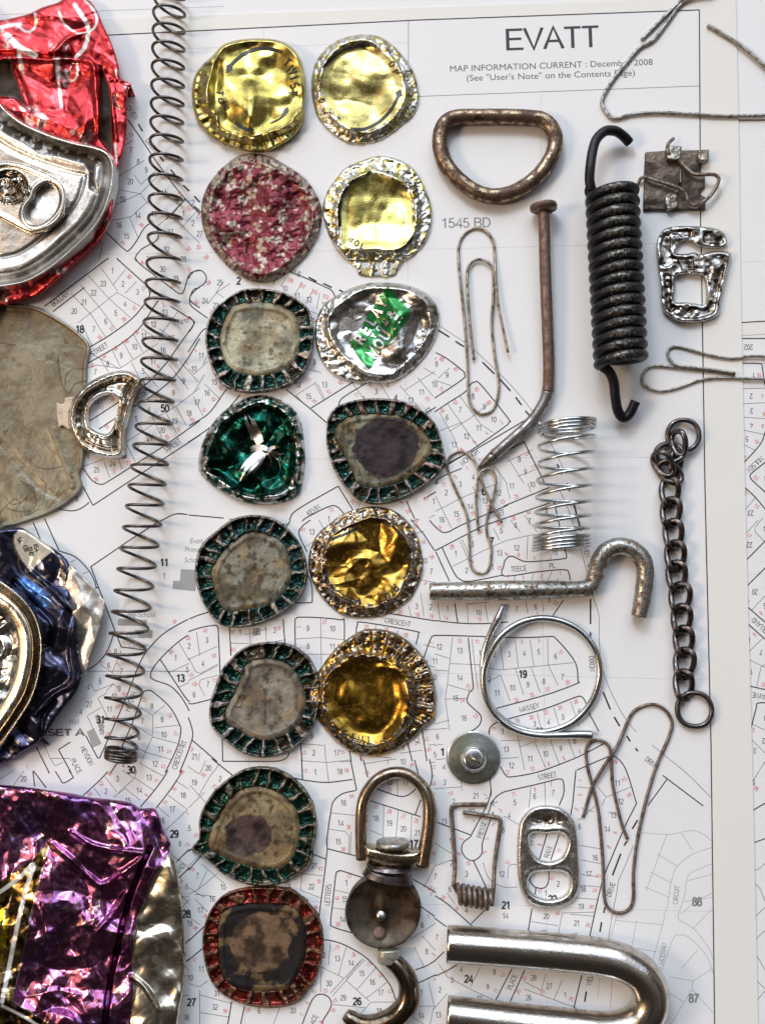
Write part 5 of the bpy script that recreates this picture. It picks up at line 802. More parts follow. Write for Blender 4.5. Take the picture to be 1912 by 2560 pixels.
# ---------------------------------------------------------------- bottle caps
TEAL = (0.008, 0.062, 0.052); SIL = (0.55, 0.53, 0.49)
CAPM = relief_mat('cap_metal', 0.16, 24, 0.25, (0.06, 0.045, 0.025), 7)
LINM = relief_mat('liner_plastic', 0.8, 20, 0.35, (0.03, 0.019, 0.011), 9, spec=.3)
GRP_U = 'bottle caps lying open side up'; GRP_T = 'bottle caps lying printed side up'
def under_cap(crop, outer, inner, label, pocket, ridge, lin, linr, seed, nfl=21, Hc=25, stain=None, linh=9, lcoat=.35):
    O = smooth_poly(outer, crop, 6); I_ = smooth_poly(inner, crop, 5); c = O.mean(0)
    t = thing('bottle_cap', c[0], c[1], label, 'bottle cap', GRP_U)
    # angle along the rim, so the flutes are evenly spaced whatever the cap's bent outline
    seg = np.hypot(*(np.roll(O, -1, 0) - O).T); cum = np.r_[0, np.cumsum(seg)]; per = cum[-1]
    thO = np.arctan2(O[:, 1] - c[1], O[:, 0] - c[0]); o_ = np.argsort(thO); thS = thO[o_]; cS = cum[:-1][o_]
    j = np.argmax(np.abs(np.diff(cS))); 
    cS = np.unwrap(np.r_[cS] / per * 2 * math.pi) / (2 * math.pi)
    def ang(x, y):
        a = np.arctan2(y - c[1], x - c[0]); return np.interp(a, thS, cS)
    def parts_(x, y, sd):
        si = sdist(x, y, I_); tt = np.clip(sd / np.maximum(sd - si, 1e-3), 0, 1); tt = np.where(si > 0, 1, tt)
        u = ang(x, y) * nfl + (fbm(x, y, 34, seed) - .5) * .9 + seed * .37; fl = np.floor(u + .5); jit = _hash(fl, fl * 0, seed)
        tri = np.abs((u % 1) * 2 - 1); rid = sstep(.60, .82, tri + (jit - .5) * .22 + (fbm(x, y, 12, seed + 40, 3) - .5) * .25) * (.65 + .35 * jit)
        return si, tt, rid, tri
    def h(x, y, sd):
        si, tt, rid, tri = parts_(x, y, sd)
        lip = np.exp(-((tt - .10) / .09) ** 2)
        pocket_h = 9 - 4 * np.sin(np.clip(tt, 0, 1) * math.pi)
        env = np.sin(np.clip((tt + .12) / 1.15, 0, 1) * math.pi) ** .5
        hh = pocket_h + rid * (Hc - 9) * env + lip * (Hc - 12) + (fbm(x, y, 9, seed + 3, 3) - .5) * 6 + (fbm(x, y, 60, seed + 5, 2) - .5) * 7 * (tt < 1)
        hh = np.where(si > 3, 1, np.where(si > 0, 4, hh)); hh = np.where(sd < 2.5, hh * .75, hh)
        return np.maximum(hh, 2)
    def col(x, y, sd):
        si, tt, rid, tri = parts_(x, y, sd)
        wear = np.clip(rid * sstep(.35, .6, fbm(x, y, 12, seed + 2, 4) + .12) + np.exp(-((tt - .08) / .09) ** 2) * .95 * sstep(.36, .5, fbm(x, y, 10, seed + 8)), 0, 1)
        pk = mixc(np.array(pocket) * .22, np.array(pocket) * .95, sstep(.3, .7, fbm(x, y, 11, seed + 4, 3))); cc = mixc(pk, ridge, wear)
        return mixc(cc, (.09, .06, .035), sstep(.58, .75, fbm(x, y, 35, seed + 9)) * .7)
    relief('shell', O, h, col, lambda x, y, sd: np.c_[np.full(len(x), .8), .22 + .3 * parts_(x, y, sd)[2]], CAPM, t, cell=1.9)
    ci = I_.mean(0); I2 = ci + (I_ - ci) * 1.01
    def lh(x, y, sd):
        w = linh + (fbm(x, y, 55, seed + 6, 1) - .5) * 10 + (fbm(x, y, 17, seed + 7, 2) - .5) * 3.6
        bead = np.exp(-((sd - 13) / 6) ** 2) * 4.5; return w + bead * .9 - 4 * np.clip(1 - sd / 5, 0, 1)
    def lc(x, y, sd):
        n = fbm(x, y, 45, seed + 12, 5); cc = mixc(np.array(lin) * 1.12, np.array(linr) * .62, sstep(.36, .66, n)); cc = mixc(cc, (.30, .19, .085), sstep(.52, .68, fbm(x, y, 38, seed + 50, 4)) * .5)
        cc = mixc(cc, np.array(linr) * .25, sstep(.56, .68, fbm(x, y, 13, seed + 13, 5)) * .8)
        if stain is not None:
            sx, sy, ra, rb, sc_ = stain; sc_ = mixc(np.array(sc_) * .35, np.array(sc_) * 1.7, sstep(.32, .68, fbm(x, y, 24, seed + 41, 5))); rr_ = np.hypot((x - sx) / ra, (y - sy) / rb) + (fbm(x, y, 22, seed + 15, 4) - .5) * .30
            cc = mixc(cc, sc_, sstep(1.03, .94, rr_))
        cc = mixc(cc, np.array(lin) * .45, np.exp(-((sd - 19) / 2.2) ** 2) * .6)
        return cc
    relief('liner', I2, lh, lc, lambda x, y, sd: np.c_[np.full(len(x), .12 if stain is None else .03), lcoat + .15 + .2 * fbm(x, y, 20, seed + 1)], LINM, t, cell=2.1)
    return t
under_cap('E', [(250, 180), (350, 115), (470, 103), (600, 120), (700, 165), (780, 230), (805, 330), (808, 450), (780, 570), (720, 660), (620, 720), (500, 750), (380, 755), (260, 720), (190, 640), (150, 520), (133, 410), (150, 310), (190, 230)],
          [(310, 210), (420, 190), (560, 200), (660, 235), (715, 310), (722, 430), (700, 540), (620, 612), (480, 645), (350, 632), (270, 580), (225, 480), (225, 380), (260, 280)],
          'open green bottle cap with a clean pale liner, left of the silver cap', TEAL, (.42, .37, .33), (.40, .38, .27), (.33, .31, .22), 1, lcoat=.2)
under_cap('E', [(960, 840), (1080, 800), (1230, 790), (1370, 810), (1480, 860), (1560, 930), (1600, 1010), (1620, 1100), (1635, 1180), (1600, 1250), (1500, 1340), (1400, 1400), (1300, 1440), (1180, 1455), (1080, 1420), (1010, 1350), (950, 1260), (910, 1160), (890, 1060), (893, 960), (905, 900)],
          [(960, 960), (1010, 915), (1120, 887), (1250, 890), (1380, 910), (1480, 970), (1540, 1060), (1540, 1130), (1480, 1220), (1380, 1300), (1280, 1340), (1170, 1350), (1090, 1320), (1040, 1220), (980, 1100), (940, 1020)],
          'open green bottle cap holding a purple-black crust, right of the bird cap', TEAL, (.36, .29, .26), (.22, .23, .15), (.13, .11, .07), 2, stain=(460 + 1265 * .39952, 680 + 1100 * .39952, 84, 80, (.022, .013, .017)))
under_cap('H', [(200, 170), (300, 95), (430, 68), (560, 90), (660, 160), (730, 260), (765, 370), (770, 470), (740, 560), (670, 640), (560, 710), (450, 755), (330, 775), (220, 750), (150, 670), (95, 560), (70, 440), (80, 330), (120, 240)],
          [(330, 215), (400, 175), (500, 180), (600, 230), (650, 300), (672, 400), (655, 500), (590, 590), (500, 640), (380, 660), (280, 670), (220, 620), (190, 520), (172, 430), (205, 350), (262, 270)],
          'open green bottle cap with mottled grey liner, left of the flaked gold cap', (.008, .058, .054), (.32, .29, .26), (.21, .205, .16), (.16, .135, .085), 3)
under_cap('H', [(330, 930), (420, 880), (550, 862), (680, 885), (780, 960), (830, 1060), (850, 1200), (830, 1330), (790, 1430), (700, 1520), (600, 1570), (480, 1588), (370, 1560), (280, 1500), (200, 1430), (160, 1350), (165, 1240), (200, 1130), (240, 1030)],
          [(400, 995), (510, 965), (640, 990), (720, 1080), (758, 1200), (748, 1310), (690, 1400), (600, 1450), (500, 1475), (400, 1450), (320, 1400), (262, 1350), (262, 1280), (320, 1180), (362, 1080)],
          'open green bottle cap with smooth taupe liner, touching the big gold cap', (.007, .055, .046), (.34, .31, .29), (.23, .205, .16), (.20, .16, .12), 4)
t13 = under_cap('K', [(330, 130), (430, 95), (560, 100), (680, 160), (760, 240), (810, 340), (830, 470), (810, 600), (790, 710), (700, 780), (600, 825), (480, 840), (350, 815), (240, 760), (160, 690), (100, 640), (52, 620), (55, 590), (95, 530), (95, 430), (130, 330), (210, 220)],
          [(290, 290), (370, 230), (490, 215), (610, 260), (690, 340), (722, 440), (716, 560), (680, 660), (600, 720), (500, 735), (390, 710), (290, 680), (210, 640), (155, 590), (168, 500), (210, 400)],
          'open green bottle cap with brown stained liner and a torn point at its left', (.008, .062, .046), (.28, .25, .2), (.20, .155, .085), (.14, .095, .05), 5, stain=(460 + 400 * .39952, 1880 + 520 * .39952, 60, 52, (.055, .035, .03)))
under_cap('K', [(330, 860), (450, 845), (600, 850), (690, 870), (780, 950), (840, 1030), (870, 1150), (865, 1270), (840, 1380), (780, 1490), (700, 1570), (590, 1600), (440, 1595), (310, 1555), (210, 1490), (150, 1390), (120, 1250), (120, 1120), (160, 1000), (230, 910)],
          [(262, 985), (380, 950), (560, 950), (680, 970), (740, 1040), (768, 1140), (760, 1280), (710, 1400), (640, 1480), (500, 1500), (350, 1480), (250, 1420), (215, 1300), (212, 1150), (222, 1050)],
          'open red bottle cap with a dark dirt-filled liner at the bottom of its column', (.24, .03, .025), (.22, .13, .08), (.011, .009, .010), (.02, .013, .012), 6, Hc=20, stain=(460 + 480 * .39952, 1880 + 1190 * .39952, 76, 74, (.10, .06, .034)), lcoat=.6)

def top_cap(crop, outer, face, label, paint, seed, Hc=22, worn=.5, band=20, dent=5, crum=0.0, flute=0.0, marks=(), under=(.62, .61, .58), rough=.2, extra=None, fs=0, cf=.5, met=1.0, fgate=None):
    O = smooth_poly(outer, crop, 6); Fc = smooth_poly(face, crop, 6) if face is not None else None; c = O.mean(0)
    t = thing('bottle_cap', c[0], c[1], label, 'bottle cap', GRP_T)
    def base_h(x, y, sd):
        si = sdist(x, y, Fc) if Fc is not None else sd - band
        edge = np.sqrt(np.clip(1 - (1 - np.minimum(sd / 9, 1)) ** 2, 0, 1))
        face_h = Hc + (fbm(x, y, 62, seed, 1) - .5) * dent * 3.0 - 5 * sstep(2, 24, si) + (fbm(x, y, 24, seed + 3, 1) - .5) * dent * .45 + (crumple(x, y, 60, seed + 4, 4) - .5) * dent * cf
        lipp = 2.5 * np.exp(-((si + 1) / 5) ** 2)
        sk = Hc * (.45 + .55 * sstep(-26, 0, si))
        if flute:
            a = np.arctan2(y - c[1], x - c[0]) * 21 / (2 * math.pi); tri = np.abs((a % 1) * 2 - 1)
            sk = sk + flute * sstep(.25, .8, tri) * sstep(0, -8, si) * (1 if fgate is None else fgate(x, y))
        h = np.where(si > 0, face_h, sk + (face_h - sk) * sstep(-6, 0, si)) + lipp
        rim = sstep(6, -6, si)
        h = h + rim * worn * ((fbm(x, y, 9, seed + 5, 3) - .5) * 9 + (crumple(x, y, 20, seed + 6) - .5) * 9)
        if crum: h = h + crum * ((crumple(x, y, 30, seed + 9) - .5) * 16 + (crumple(x, y, 13, seed + 10) - .5) * 8)
        if extra: h = h + extra(x, y, si)
        return np.maximum(h * edge, 2 + 2 * edge)
    wearf = lambda x, y, si: np.clip(sstep(.44, .54, fbm(x, y, 9, seed + 20, 5) + .09 * sstep(8, -8, si) * worn * 2 - .07) * sstep(12, -4, si) * min(1, worn * 1.7) + fs * sstep(.55, .68, fbm(x, y, 13, seed + 24, 5)), 0, 1)
    def col(x, y, sd):
        si = sdist(x, y, Fc) if Fc is not None else sd - band
        p = mixc(np.array(paint) * .8, np.array(paint) * 1.15, fbm(x, y, 50, seed + 21)); w = wearf(x, y, si)
        p = mixc(p, under, w); return mixc(p, (.08, .055, .03), sstep(.6, .74, fbm(x, y, 16, seed + 30, 4)) * (.25 + .5 * (si < 0)))
    def surf(x, y, sd): return np.c_[np.full(len(x), met), rough + .16 * fbm(x, y, 20, seed + 31) + .08 * (sdist(x, y, Fc) < 0 if Fc is not None else sd < band)]
    relief('shell', O, base_h, col, surf, CAPM, t, cell=1.9)
    # printed marks follow the dented face
    x0, y0, s_ = CROP[crop]; words = []
    def lay(nm, items):
        pv, pf, o = [], [], 0
        for V, F in items:
            V = V[:, :2]; sd_ = sdist(V[:, 0], V[:, 1], O); Hh = base_h(V[:, 0], V[:, 1], np.maximum(sd_, 0)) + 1.3
            pv.append(at(V[:, 0], V[:, 1], Hh)); pf += [tuple(i + o for i in q) for q in F]; o += len(V)
        build(nm, np.vstack(pv), pf, INKCAP, t, False)
    for mk in marks:
        if mk[0] == 'L':
            if words and math.hypot(mk[2] - words[-1][0], mk[3] - words[-1][1]) > 130: lay('printed_word', [w[2] for w in words]); words = []
            words.append((mk[2], mk[3], text_px(mk[1], x0 + mk[2] * s_, y0 + mk[3] * s_, mk[4], mk[5], bold=.03)))
        else:
            Pp = cat_rom(tf(np.array(mk[1], float), crop), 8); w_ = mk[2]
            lay('printed_arrow', [ribbon(Pp, w_ if np.ndim(w_) == 0 else np.interp(np.linspace(0, 1, len(Pp)), np.linspace(0, 1, len(w_)), w_))])
    if words: lay('printed_word', [w[2] for w in words])
    return t, base_h, O
INKCAP = plain('cap_print', (.02, .018, .015), .4, .2)
INKSIL = metal('silver_print', (.62, .62, .62), (.4, .4, .38), .4, .7, 8, .2, .4, .2, 30)
def arrow(P, w=8.5, head=19):
    """curved band ending in an arrow head"""
    P = cat_rom(np.array(P, float), 4); n = len(P)
    k = max(2, int(n * .16)); ws = [w] * (n - k) + list(np.linspace(head, 0.5, k)); return ('S', [tuple(p) for p in P], ws)
GOLD = (.47, .385, .10); GOLD2 = (.46, .385, .14); GOLD3 = (.47, .28, .05)
def letters(txt, pts, size):
    return [('L', ch, x, y, r, size) for ch, (x, y, r) in zip(txt, pts)]
top_cap('B', [(250, 125), (370, 95), (500, 90), (620, 110), (700, 170), (745, 260), (760, 380), (752, 520), (745, 620), (690, 705), (600, 765), (520, 800), (400, 800), (270, 760), (170, 700), (90, 620), (60, 540), (48, 430), (65, 330), (110, 260), (175, 200)],
        [(250, 140), (370, 104), (500, 98), (620, 120), (695, 180), (735, 270), (748, 380), (742, 480), (700, 560), (625, 630), (530, 665), (430, 705), (320, 680), (235, 640), (210, 560), (155, 500), (142, 430), (165, 330), (200, 220)],
        'bright gold bottle cap reading TWIST with fluted skirt showing, top of left column', GOLD, 21, Hc=40, worn=.12, dent=12, cf=.05, flute=7, rough=.15, band=10,
        extra=lambda x, y, si: -16 * np.exp(-(((x - (460 + 200 * .39952)) / 14) ** 2 + ((y - (60 + 330 * .39952)) / 55) ** 2)) + 6 * np.exp(-(((x - (460 + 420 * .39952)) / 12) ** 2 + ((y - (60 + 560 * .39952)) / 60) ** 2)),
        marks=[arrow([(615, 175), (540, 155), (460, 155), (380, 185), (310, 240), (262, 305)]), arrow([(320, 615), (380, 655), (440, 660)], 9, 9), ('S', [(540, 620), (600, 590), (640, 540), (650, 515)], [3, 4, 12, 1])] +
        letters('TWIST', [(645, 240, -40), (672, 290, -55), (690, 335, -68), (692, 385, -75), (680, 432, -92)], 22) + letters('TOP', [(225, 430, -100), (232, 480, -115), (258, 520, -130)], 17))
top_cap('B', [(1000, 85), (1100, 65), (1210, 75), (1290, 120), (1370, 200), (1430, 290), (1460, 380), (1470, 470), (1440, 560), (1340, 650), (1240, 720), (1130, 748), (1020, 740), (920, 680), (840, 590), (805, 480), (795, 370), (815, 260), (870, 170), (930, 120)],
        [(1020, 130), (1120, 110), (1220, 150), (1320, 250), (1370, 360), (1380, 470), (1330, 560), (1220, 640), (1110, 670), (1010, 645), (930, 570), (870, 470), (850, 360), (880, 250), (940, 170)],
        'flat gold bottle cap with scraped silver rim, top of right column', GOLD2, 22, Hc=20, worn=.55, dent=6, rough=.2,
        marks=[arrow([(1160, 135), (1070, 140), (980, 175), (900, 240), (860, 300), (842, 360)], 7), arrow([(1040, 655), (1130, 655), (1220, 610), (1290, 540), (1330, 470), (1355, 405)], 7)] + letters('IGHT', [(850, 430, -90), (862, 480, -75), (915, 555, -45), (960, 600, -35)], 16) + letters('OP', [(1300, 250, -50), (1325, 300, -60)], 16))
top_cap('B', [(260, 880), (340, 825), (430, 808), (540, 830), (650, 890), (750, 960), (820, 1050), (860, 1150), (858, 1260), (820, 1360), (760, 1450), (680, 1530), (600, 1590), (510, 1620), (400, 1600), (280, 1520), (190, 1420), (130, 1310), (108, 1200), (115, 1100), (150, 1010), (200, 940)], None,
        'crumpled red bottle cap with scuffed silver flecks beneath the bright gold cap', (.15, .018, .03), 23, Hc=20, worn=.8, dent=9, crum=.5, band=22, fs=.9, under=(.36, .30, .24), rough=.34, met=.65)
t4 = top_cap('B', [(940, 980), (1010, 900), (1120, 850), (1230, 825), (1350, 850), (1440, 910), (1500, 1010), (1545, 1130), (1548, 1260), (1500, 1380), (1430, 1450), (1370, 1490), (1340, 1540), (1310, 1580), (1200, 1585), (1100, 1575), (1075, 1530), (1010, 1470), (940, 1390), (890, 1280), (865, 1160), (890, 1060)],
        [(1010, 1030), (1080, 960), (1180, 930), (1290, 950), (1380, 1010), (1430, 1110), (1440, 1230), (1410, 1340), (1330, 1410), (1200, 1410), (1080, 1405), (985, 1390), (975, 1260), (975, 1130)],
        'gold bottle cap with a fluted lip folded out at its bottom edge', (.62, .54, .17), 24, Hc=22, worn=.75, dent=7, rough=.17,
        extra=lambda x, y, si: np.where(y > 60 + 1480 * .39952, -6 + 5 * np.cos((x - 930) / 5.5), 0),
        marks=[('S', [(1175, 925), (1080, 965), (1010, 1040), (975, 1140), (975, 1265)], 8), ('S', [(1320, 1425), (1390, 1390), (1435, 1330)], 6)] + letters('TWIST', [(1275, 940, -5), (1320, 948, -10), (1365, 975, -25), (1410, 1010, -35), (1445, 1045, -45)], 17) + letters('TOP', [(1110, 1390, 165), (1080, 1370, 150), (1045, 1345, 140)], 15))
GREENP = plain('green_print', (.012, .16, .035), .25, .5, .5, 6)
t6, h6, O6 = top_cap('E', [(850, 240), (900, 180), (1000, 120), (1100, 80), (1200, 65), (1330, 68), (1440, 95), (1530, 145), (1580, 210), (1600, 280), (1585, 380), (1540, 480), (1460, 580), (1380, 650), (1280, 695), (1150, 695), (1020, 680), (920, 630), (850, 540), (820, 420), (820, 330)],
        [(930, 260), (1000, 190), (1120, 125), (1250, 105), (1380, 115), (1480, 160), (1530, 250), (1520, 360), (1460, 470), (1370, 570), (1270, 640), (1150, 630), (1060, 560), (970, 470), (920, 370)],
        'oval silver bottle cap with green lettering reading YOUR MOUTH', (.64, .62, .59), 26, Hc=22, worn=.5, dent=13, rough=.14, marks=[('L', ch, 1330 + 150 * (i / 10) + (25 if i > 5 else 0), 600 - 190 * (i / 10) ** 1.15, 38 + 3.2 * i, 11) for i, ch in enumerate('TWIST OFF') if ch != ' '] + [('L', ch, 1492 + 8 * math.sin(i), 455 - i * 28, 78, 11) for i, ch in enumerate('ONLY')])
def conform(name, pieces, hf, O, mat, parent, lift=1.2, sub=0):
    pv, pf, o = [], [], 0
    for k_, (V, F) in enumerate(pieces):
        V = V[:, :2]; Hh = hf(V[:, 0], V[:, 1], np.maximum(sdist(V[:, 0], V[:, 1], O), 0)) + lift + .02 * (k_ % 5)
        pv.append(at(V[:, 0], V[:, 1], Hh)); pf += [tuple(i + o for i in q) for q in F]; o += len(V)
    return build(name, np.vstack(pv), pf, mat, parent, True)
def patch(P, crop, cell=2.2):
    """flat filled polygon as a fine grid, ready to be laid on a bumpy face"""
    Q = tf(np.array(P, float), crop); x = np.arange(Q[:, 0].min(), Q[:, 0].max() + cell, cell); y = np.arange(Q[:, 1].min(), Q[:, 1].max() + cell, cell)
    X, Y = np.meshgrid(x, y); sh = X.shape; X, Y = X.ravel(), Y.ravel(); d, nx, ny, ins = pdist(X, Y, Q)
    idx = np.arange(X.size).reshape(sh); q = np.stack([idx[:-1, :-1], idx[:-1, 1:], idx[1:, 1:], idx[1:, :-1]], -1).reshape(-1, 4); q = q[ins[q].sum(1) >= 2]
    X = np.where(ins, X, nx); Y = np.where(ins, Y, ny); u = np.unique(q); rm = np.full(X.size, -1); rm[u] = range(u.size)
    return np.c_[X[u], Y[u]], [tuple(t) for t in rm[q][:, ::-1].tolist()]
conform('green_print', [patch([(1275, 85), (1300, 120), (1420, 240), (1400, 300), (1370, 340), (1300, 430), (1200, 530), (1180, 590), (1155, 608), (1110, 560), (1060, 490), (1030, 430), (1050, 432), (1090, 370), (1130, 300), (1180, 220), (1230, 150)], 'E')], h6, O6, GREENP, t6, 1.0)
GR = math.degrees(math.atan2(250, 190))
pz = []
for wd, x0_, y0_, x1_, y1_, sz in (('RELAY', 1100, 420, 1235, 195, 27), ('YOUR', 1185, 400, 1292, 262, 14), ('MOUTH', 1182, 505, 1330, 285, 27)):
    for i, ch in enumerate(wd):
        f = i / (len(wd) - 1); x = x0_ + (x1_ - x0_) * f; y = y0_ + (y1_ - y0_) * f
        a_ = text_px(ch, 460 + (x + 3) * .39952, 680 + (y + 4) * .39952, 57, sz, bold=.045); b_ = text_px(ch, 460 + x * .39952, 680 + y * .39952, 57, sz, bold=.03); pz.append((a_, b_))
conform('letter_shadow', [p[0] for p in pz], h6, O6, INKCAP, t6, 1.9); conform('lettering', [p[1] for p in pz], h6, O6, INKSIL, t6, 2.6)
t7, h7, O7 = top_cap('E', [(500, 770), (590, 795), (680, 850), (725, 920), (745, 1020), (758, 1150), (745, 1280), (720, 1380), (650, 1430), (560, 1455), (450, 1455), (340, 1430), (230, 1370), (150, 1310), (95, 1240), (95, 1150), (120, 1060), (170, 960), (250, 870), (360, 800), (430, 775)], None,
        'glossy dark green bottle cap printed with a silver flying bird', (.003, .05, .036), 27, Hc=24, worn=.5, dent=12, cf=.9, crum=.06, band=20, rough=.1, fs=.0,
        extra=lambda x, y, si: -7 * sstep(0, 20, si))
def feather(pts, w0=9): P_ = cat_rom(tf(np.array(pts, float), 'E'), 5); return ribbon(P_, np.interp(np.linspace(0, 1, len(P_)), [0, .35, 1], [w0 * .8, w0, .6]))
bird = [feather(p, w) for p, w in (([(470, 1080), (425, 1000), (395, 940), (380, 885)], 13), ([(480, 1070), (450, 990), (425, 930), (400, 890)], 10), ([(490, 1065), (470, 1000), (450, 950), (430, 915)], 8), ([(430, 1050), (410, 990), (392, 950), (385, 930)], 7),
                          ([(420, 1110), (450, 1100), (500, 1100), (540, 1120), (600, 1130)], 16), ([(440, 1090), (425, 1110), (418, 1130)], 6), ([(530, 1110), (570, 1095), (610, 1100)], 9), ([(550, 1125), (590, 1140), (630, 1135)], 7), ([(540, 1130), (570, 1160), (600, 1180)], 7), ([(520, 1130), (540, 1165), (550, 1195)], 6),
                          ([(490, 1120), (440, 1170), (390, 1230), (350, 1310)], 15), ([(500, 1130), (460, 1190), (410, 1250), (370, 1310)], 10), ([(470, 1120), (410, 1170), (370, 1215), (345, 1250)], 9), ([(510, 1135), (470, 1210), (430, 1260)], 7))]
conform('bird_print', bird, h7, O7, INKSIL, t7, 1.5)
top_cap('H', [(900, 130), (980, 70), (1080, 30), (1200, 15), (1320, 45), (1400, 110), (1460, 200), (1490, 320), (1490, 440), (1440, 560), (1360, 640), (1250, 700), (1130, 715), (1000, 700), (900, 630), (830, 540), (785, 430), (780, 330), (810, 230), (850, 170)],
        [(960, 190), (1080, 130), (1200, 100), (1330, 150), (1400, 260), (1412, 380), (1380, 470), (1330, 570), (1200, 635), (1080, 620), (950, 550), (885, 450), (880, 360), (900, 270)],
        'creased amber-gold bottle cap with flaking silver rim, right of the mottled grey liner', GOLD3, 28, Hc=20, worn=1.0, dent=13, cf=1.3, crum=.05, rough=.12, under=(.34, .29, .24),
        marks=[('S', [(1200, 105), (1290, 130), (1350, 190), (1370, 210)], 8), ('S', [(1400, 265), (1412, 340), (1400, 435)], 9), arrow([(880, 410), (905, 490), (960, 555), (1040, 600), (1110, 622)], 9), ('S', [(920, 220), (1000, 190), (1090, 150)], 7)] + letters('TOP', [(1220, 600, 190), (1272, 582, 200), (1320, 525, 225)], 20))
top_cap('H', [(1010, 850), (1110, 790), (1210, 780), (1330, 810), (1440, 890), (1520, 990), (1560, 1090), (1580, 1220), (1560, 1350), (1500, 1400), (1420, 1480), (1310, 1550), (1190, 1580), (1070, 1560), (970, 1500), (890, 1420), (820, 1320), (780, 1230), (790, 1140), (830, 1060), (900, 960), (950, 900)],
        [(1000, 990), (1080, 960), (1200, 975), (1300, 1000), (1380, 1090), (1405, 1230), (1370, 1370), (1290, 1470), (1160, 1500), (1020, 1450), (920, 1350), (880, 1230), (900, 1100)],
        'large amber-gold bottle cap reading TWIST, its upper edge peeled into flutes', (.46, .27, .04), 29, Hc=30, worn=.7, dent=9, cf=.05, flute=10, extra=lambda x, y, si: -13 * sstep(0, 40, si) - 10 * np.exp(-(((x - 955) / 60) ** 2 + ((y - 1655) / 12) ** 2)), fgate=lambda x, y: sstep(-20, 50, (x - 938) - (y - 1735)), rough=.11, under=(.30, .25, .20),
        marks=[('S', [(1405, 1220), (1395, 1330), (1340, 1430), (1280, 1480)], 7), ('S', [(885, 1305), (895, 1345)], [10, 2])] + letters('TWIST', [(1155, 1475, 182), (1105, 1478, 178), (1055, 1458, 170), (1005, 1440, 160), (950, 1405, 150)], 21))

# ================================================================ crushed cans along the left edge
CANM = relief_mat('can_foil', 0.12, 12, 0.16, (0.07, 0.045, 0.03), 3.5)
LIDM = relief_mat('can_lid', 0.25, 25, 0.25, (0.09, 0.06, 0.035), 5)
DISCM = relief_mat('dull_tin', 0.4, 20, 0.3, (0.12, 0.08, 0.04), 3)
def strokes_mask(x, y, sts, crop):
    m = np.zeros(x.shape)
    for pts, w in sts:
        P_ = cat_rom(tf(np.array(pts, float), crop), 5); d, _, _, _ = pdist(x, y, P_, False); w = max(w, 9); m = np.maximum(m, sstep(w * CROP[crop][2] * .5 + 1.2, w * CROP[crop][2] * .5 - 1.2, d))
    return m
def inside(x, y, P_, crop, soft=1.5): return sstep(-soft, soft, sdist(x, y, tf(np.array(P_, float), crop)))
def crease(x, y, P_, crop, w):
    d, _, _, _ = pdist(x, y, cat_rom(tf(np.array(P_, float), crop), 3), False); return np.exp(-(d / w) ** 2)
DIRT = (.028, .018, .011)

# --- red can with its pull-tab lid
rc = thing('crushed_can', 60, 420, 'flattened red drink can with its silver pull-tab lid folded outward, top left', 'can', 'flattened drink cans')
RO = [(-260, 190), (0, 165), (100, 150), (250, 110), (350, 60), (480, 20), (560, -30), (720, -10), (800, 80), (850, 200), (900, 300), (950, 430), (985, 560), (1000, 650), (1083, 690), (1060, 760), (1048, 860), (1052, 1000), (1040, 1150), (1012, 1280), (985, 1340), (955, 1500), (940, 1650), (905, 1850), (800, 2010), (650, 2150), (450, 2330), (330, 2430), (150, 2495), (0, 2530), (-260, 2540)]
RS = [([(150, 210), (220, 262), (280, 240), (300, 180), (290, 110)], 17), ([(490, 100), (530, 190), (620, 265), (700, 275), (780, 230), (802, 140), (760, 60), (700, 0)], 17), ([(620, 40), (680, 130), (728, 220), (725, 320), (690, 410), (630, 470)], 32),
      ([(60, 290), (160, 390), (290, 455)], 50), ([(155, 420), (185, 570)], 34), ([(480, 490), (478, 560), (485, 640)], 34), ([(485, 640), (498, 760), (512, 880)], 20), ([(545, 590), (565, 645), (600, 670), (640, 620), (640, 520)], 15), ([(-60, 245), (60, 212), (165, 200)], 20), ([(950, 1190), (965, 1290)], 22), ([(960, 1310), (975, 1340)], 10)]
DP1 = [(-40, 520), (50, 490), (95, 500), (110, 590), (150, 690), (200, 830), (225, 890), (180, 850), (120, 800), (0, 795), (-40, 790)]
DP2 = [(835, 550), (870, 640), (905, 720), (920, 860), (915, 1000), (930, 1180), (925, 1270), (830, 1150), (832, 900), (838, 700)]
LO = [(-260, 700), (-100, 760), (0, 830), (60, 900), (200, 1005), (400, 1095), (600, 1160), (780, 1200), (890, 1245), (945, 1330), (955, 1450), (930, 1600), (880, 1750), (800, 1880), (700, 1990), (560, 2120), (450, 2210), (330, 2290), (200, 2350), (0, 2385), (-260, 2390)]
LOP = smooth_poly(LO, 'A', 4)
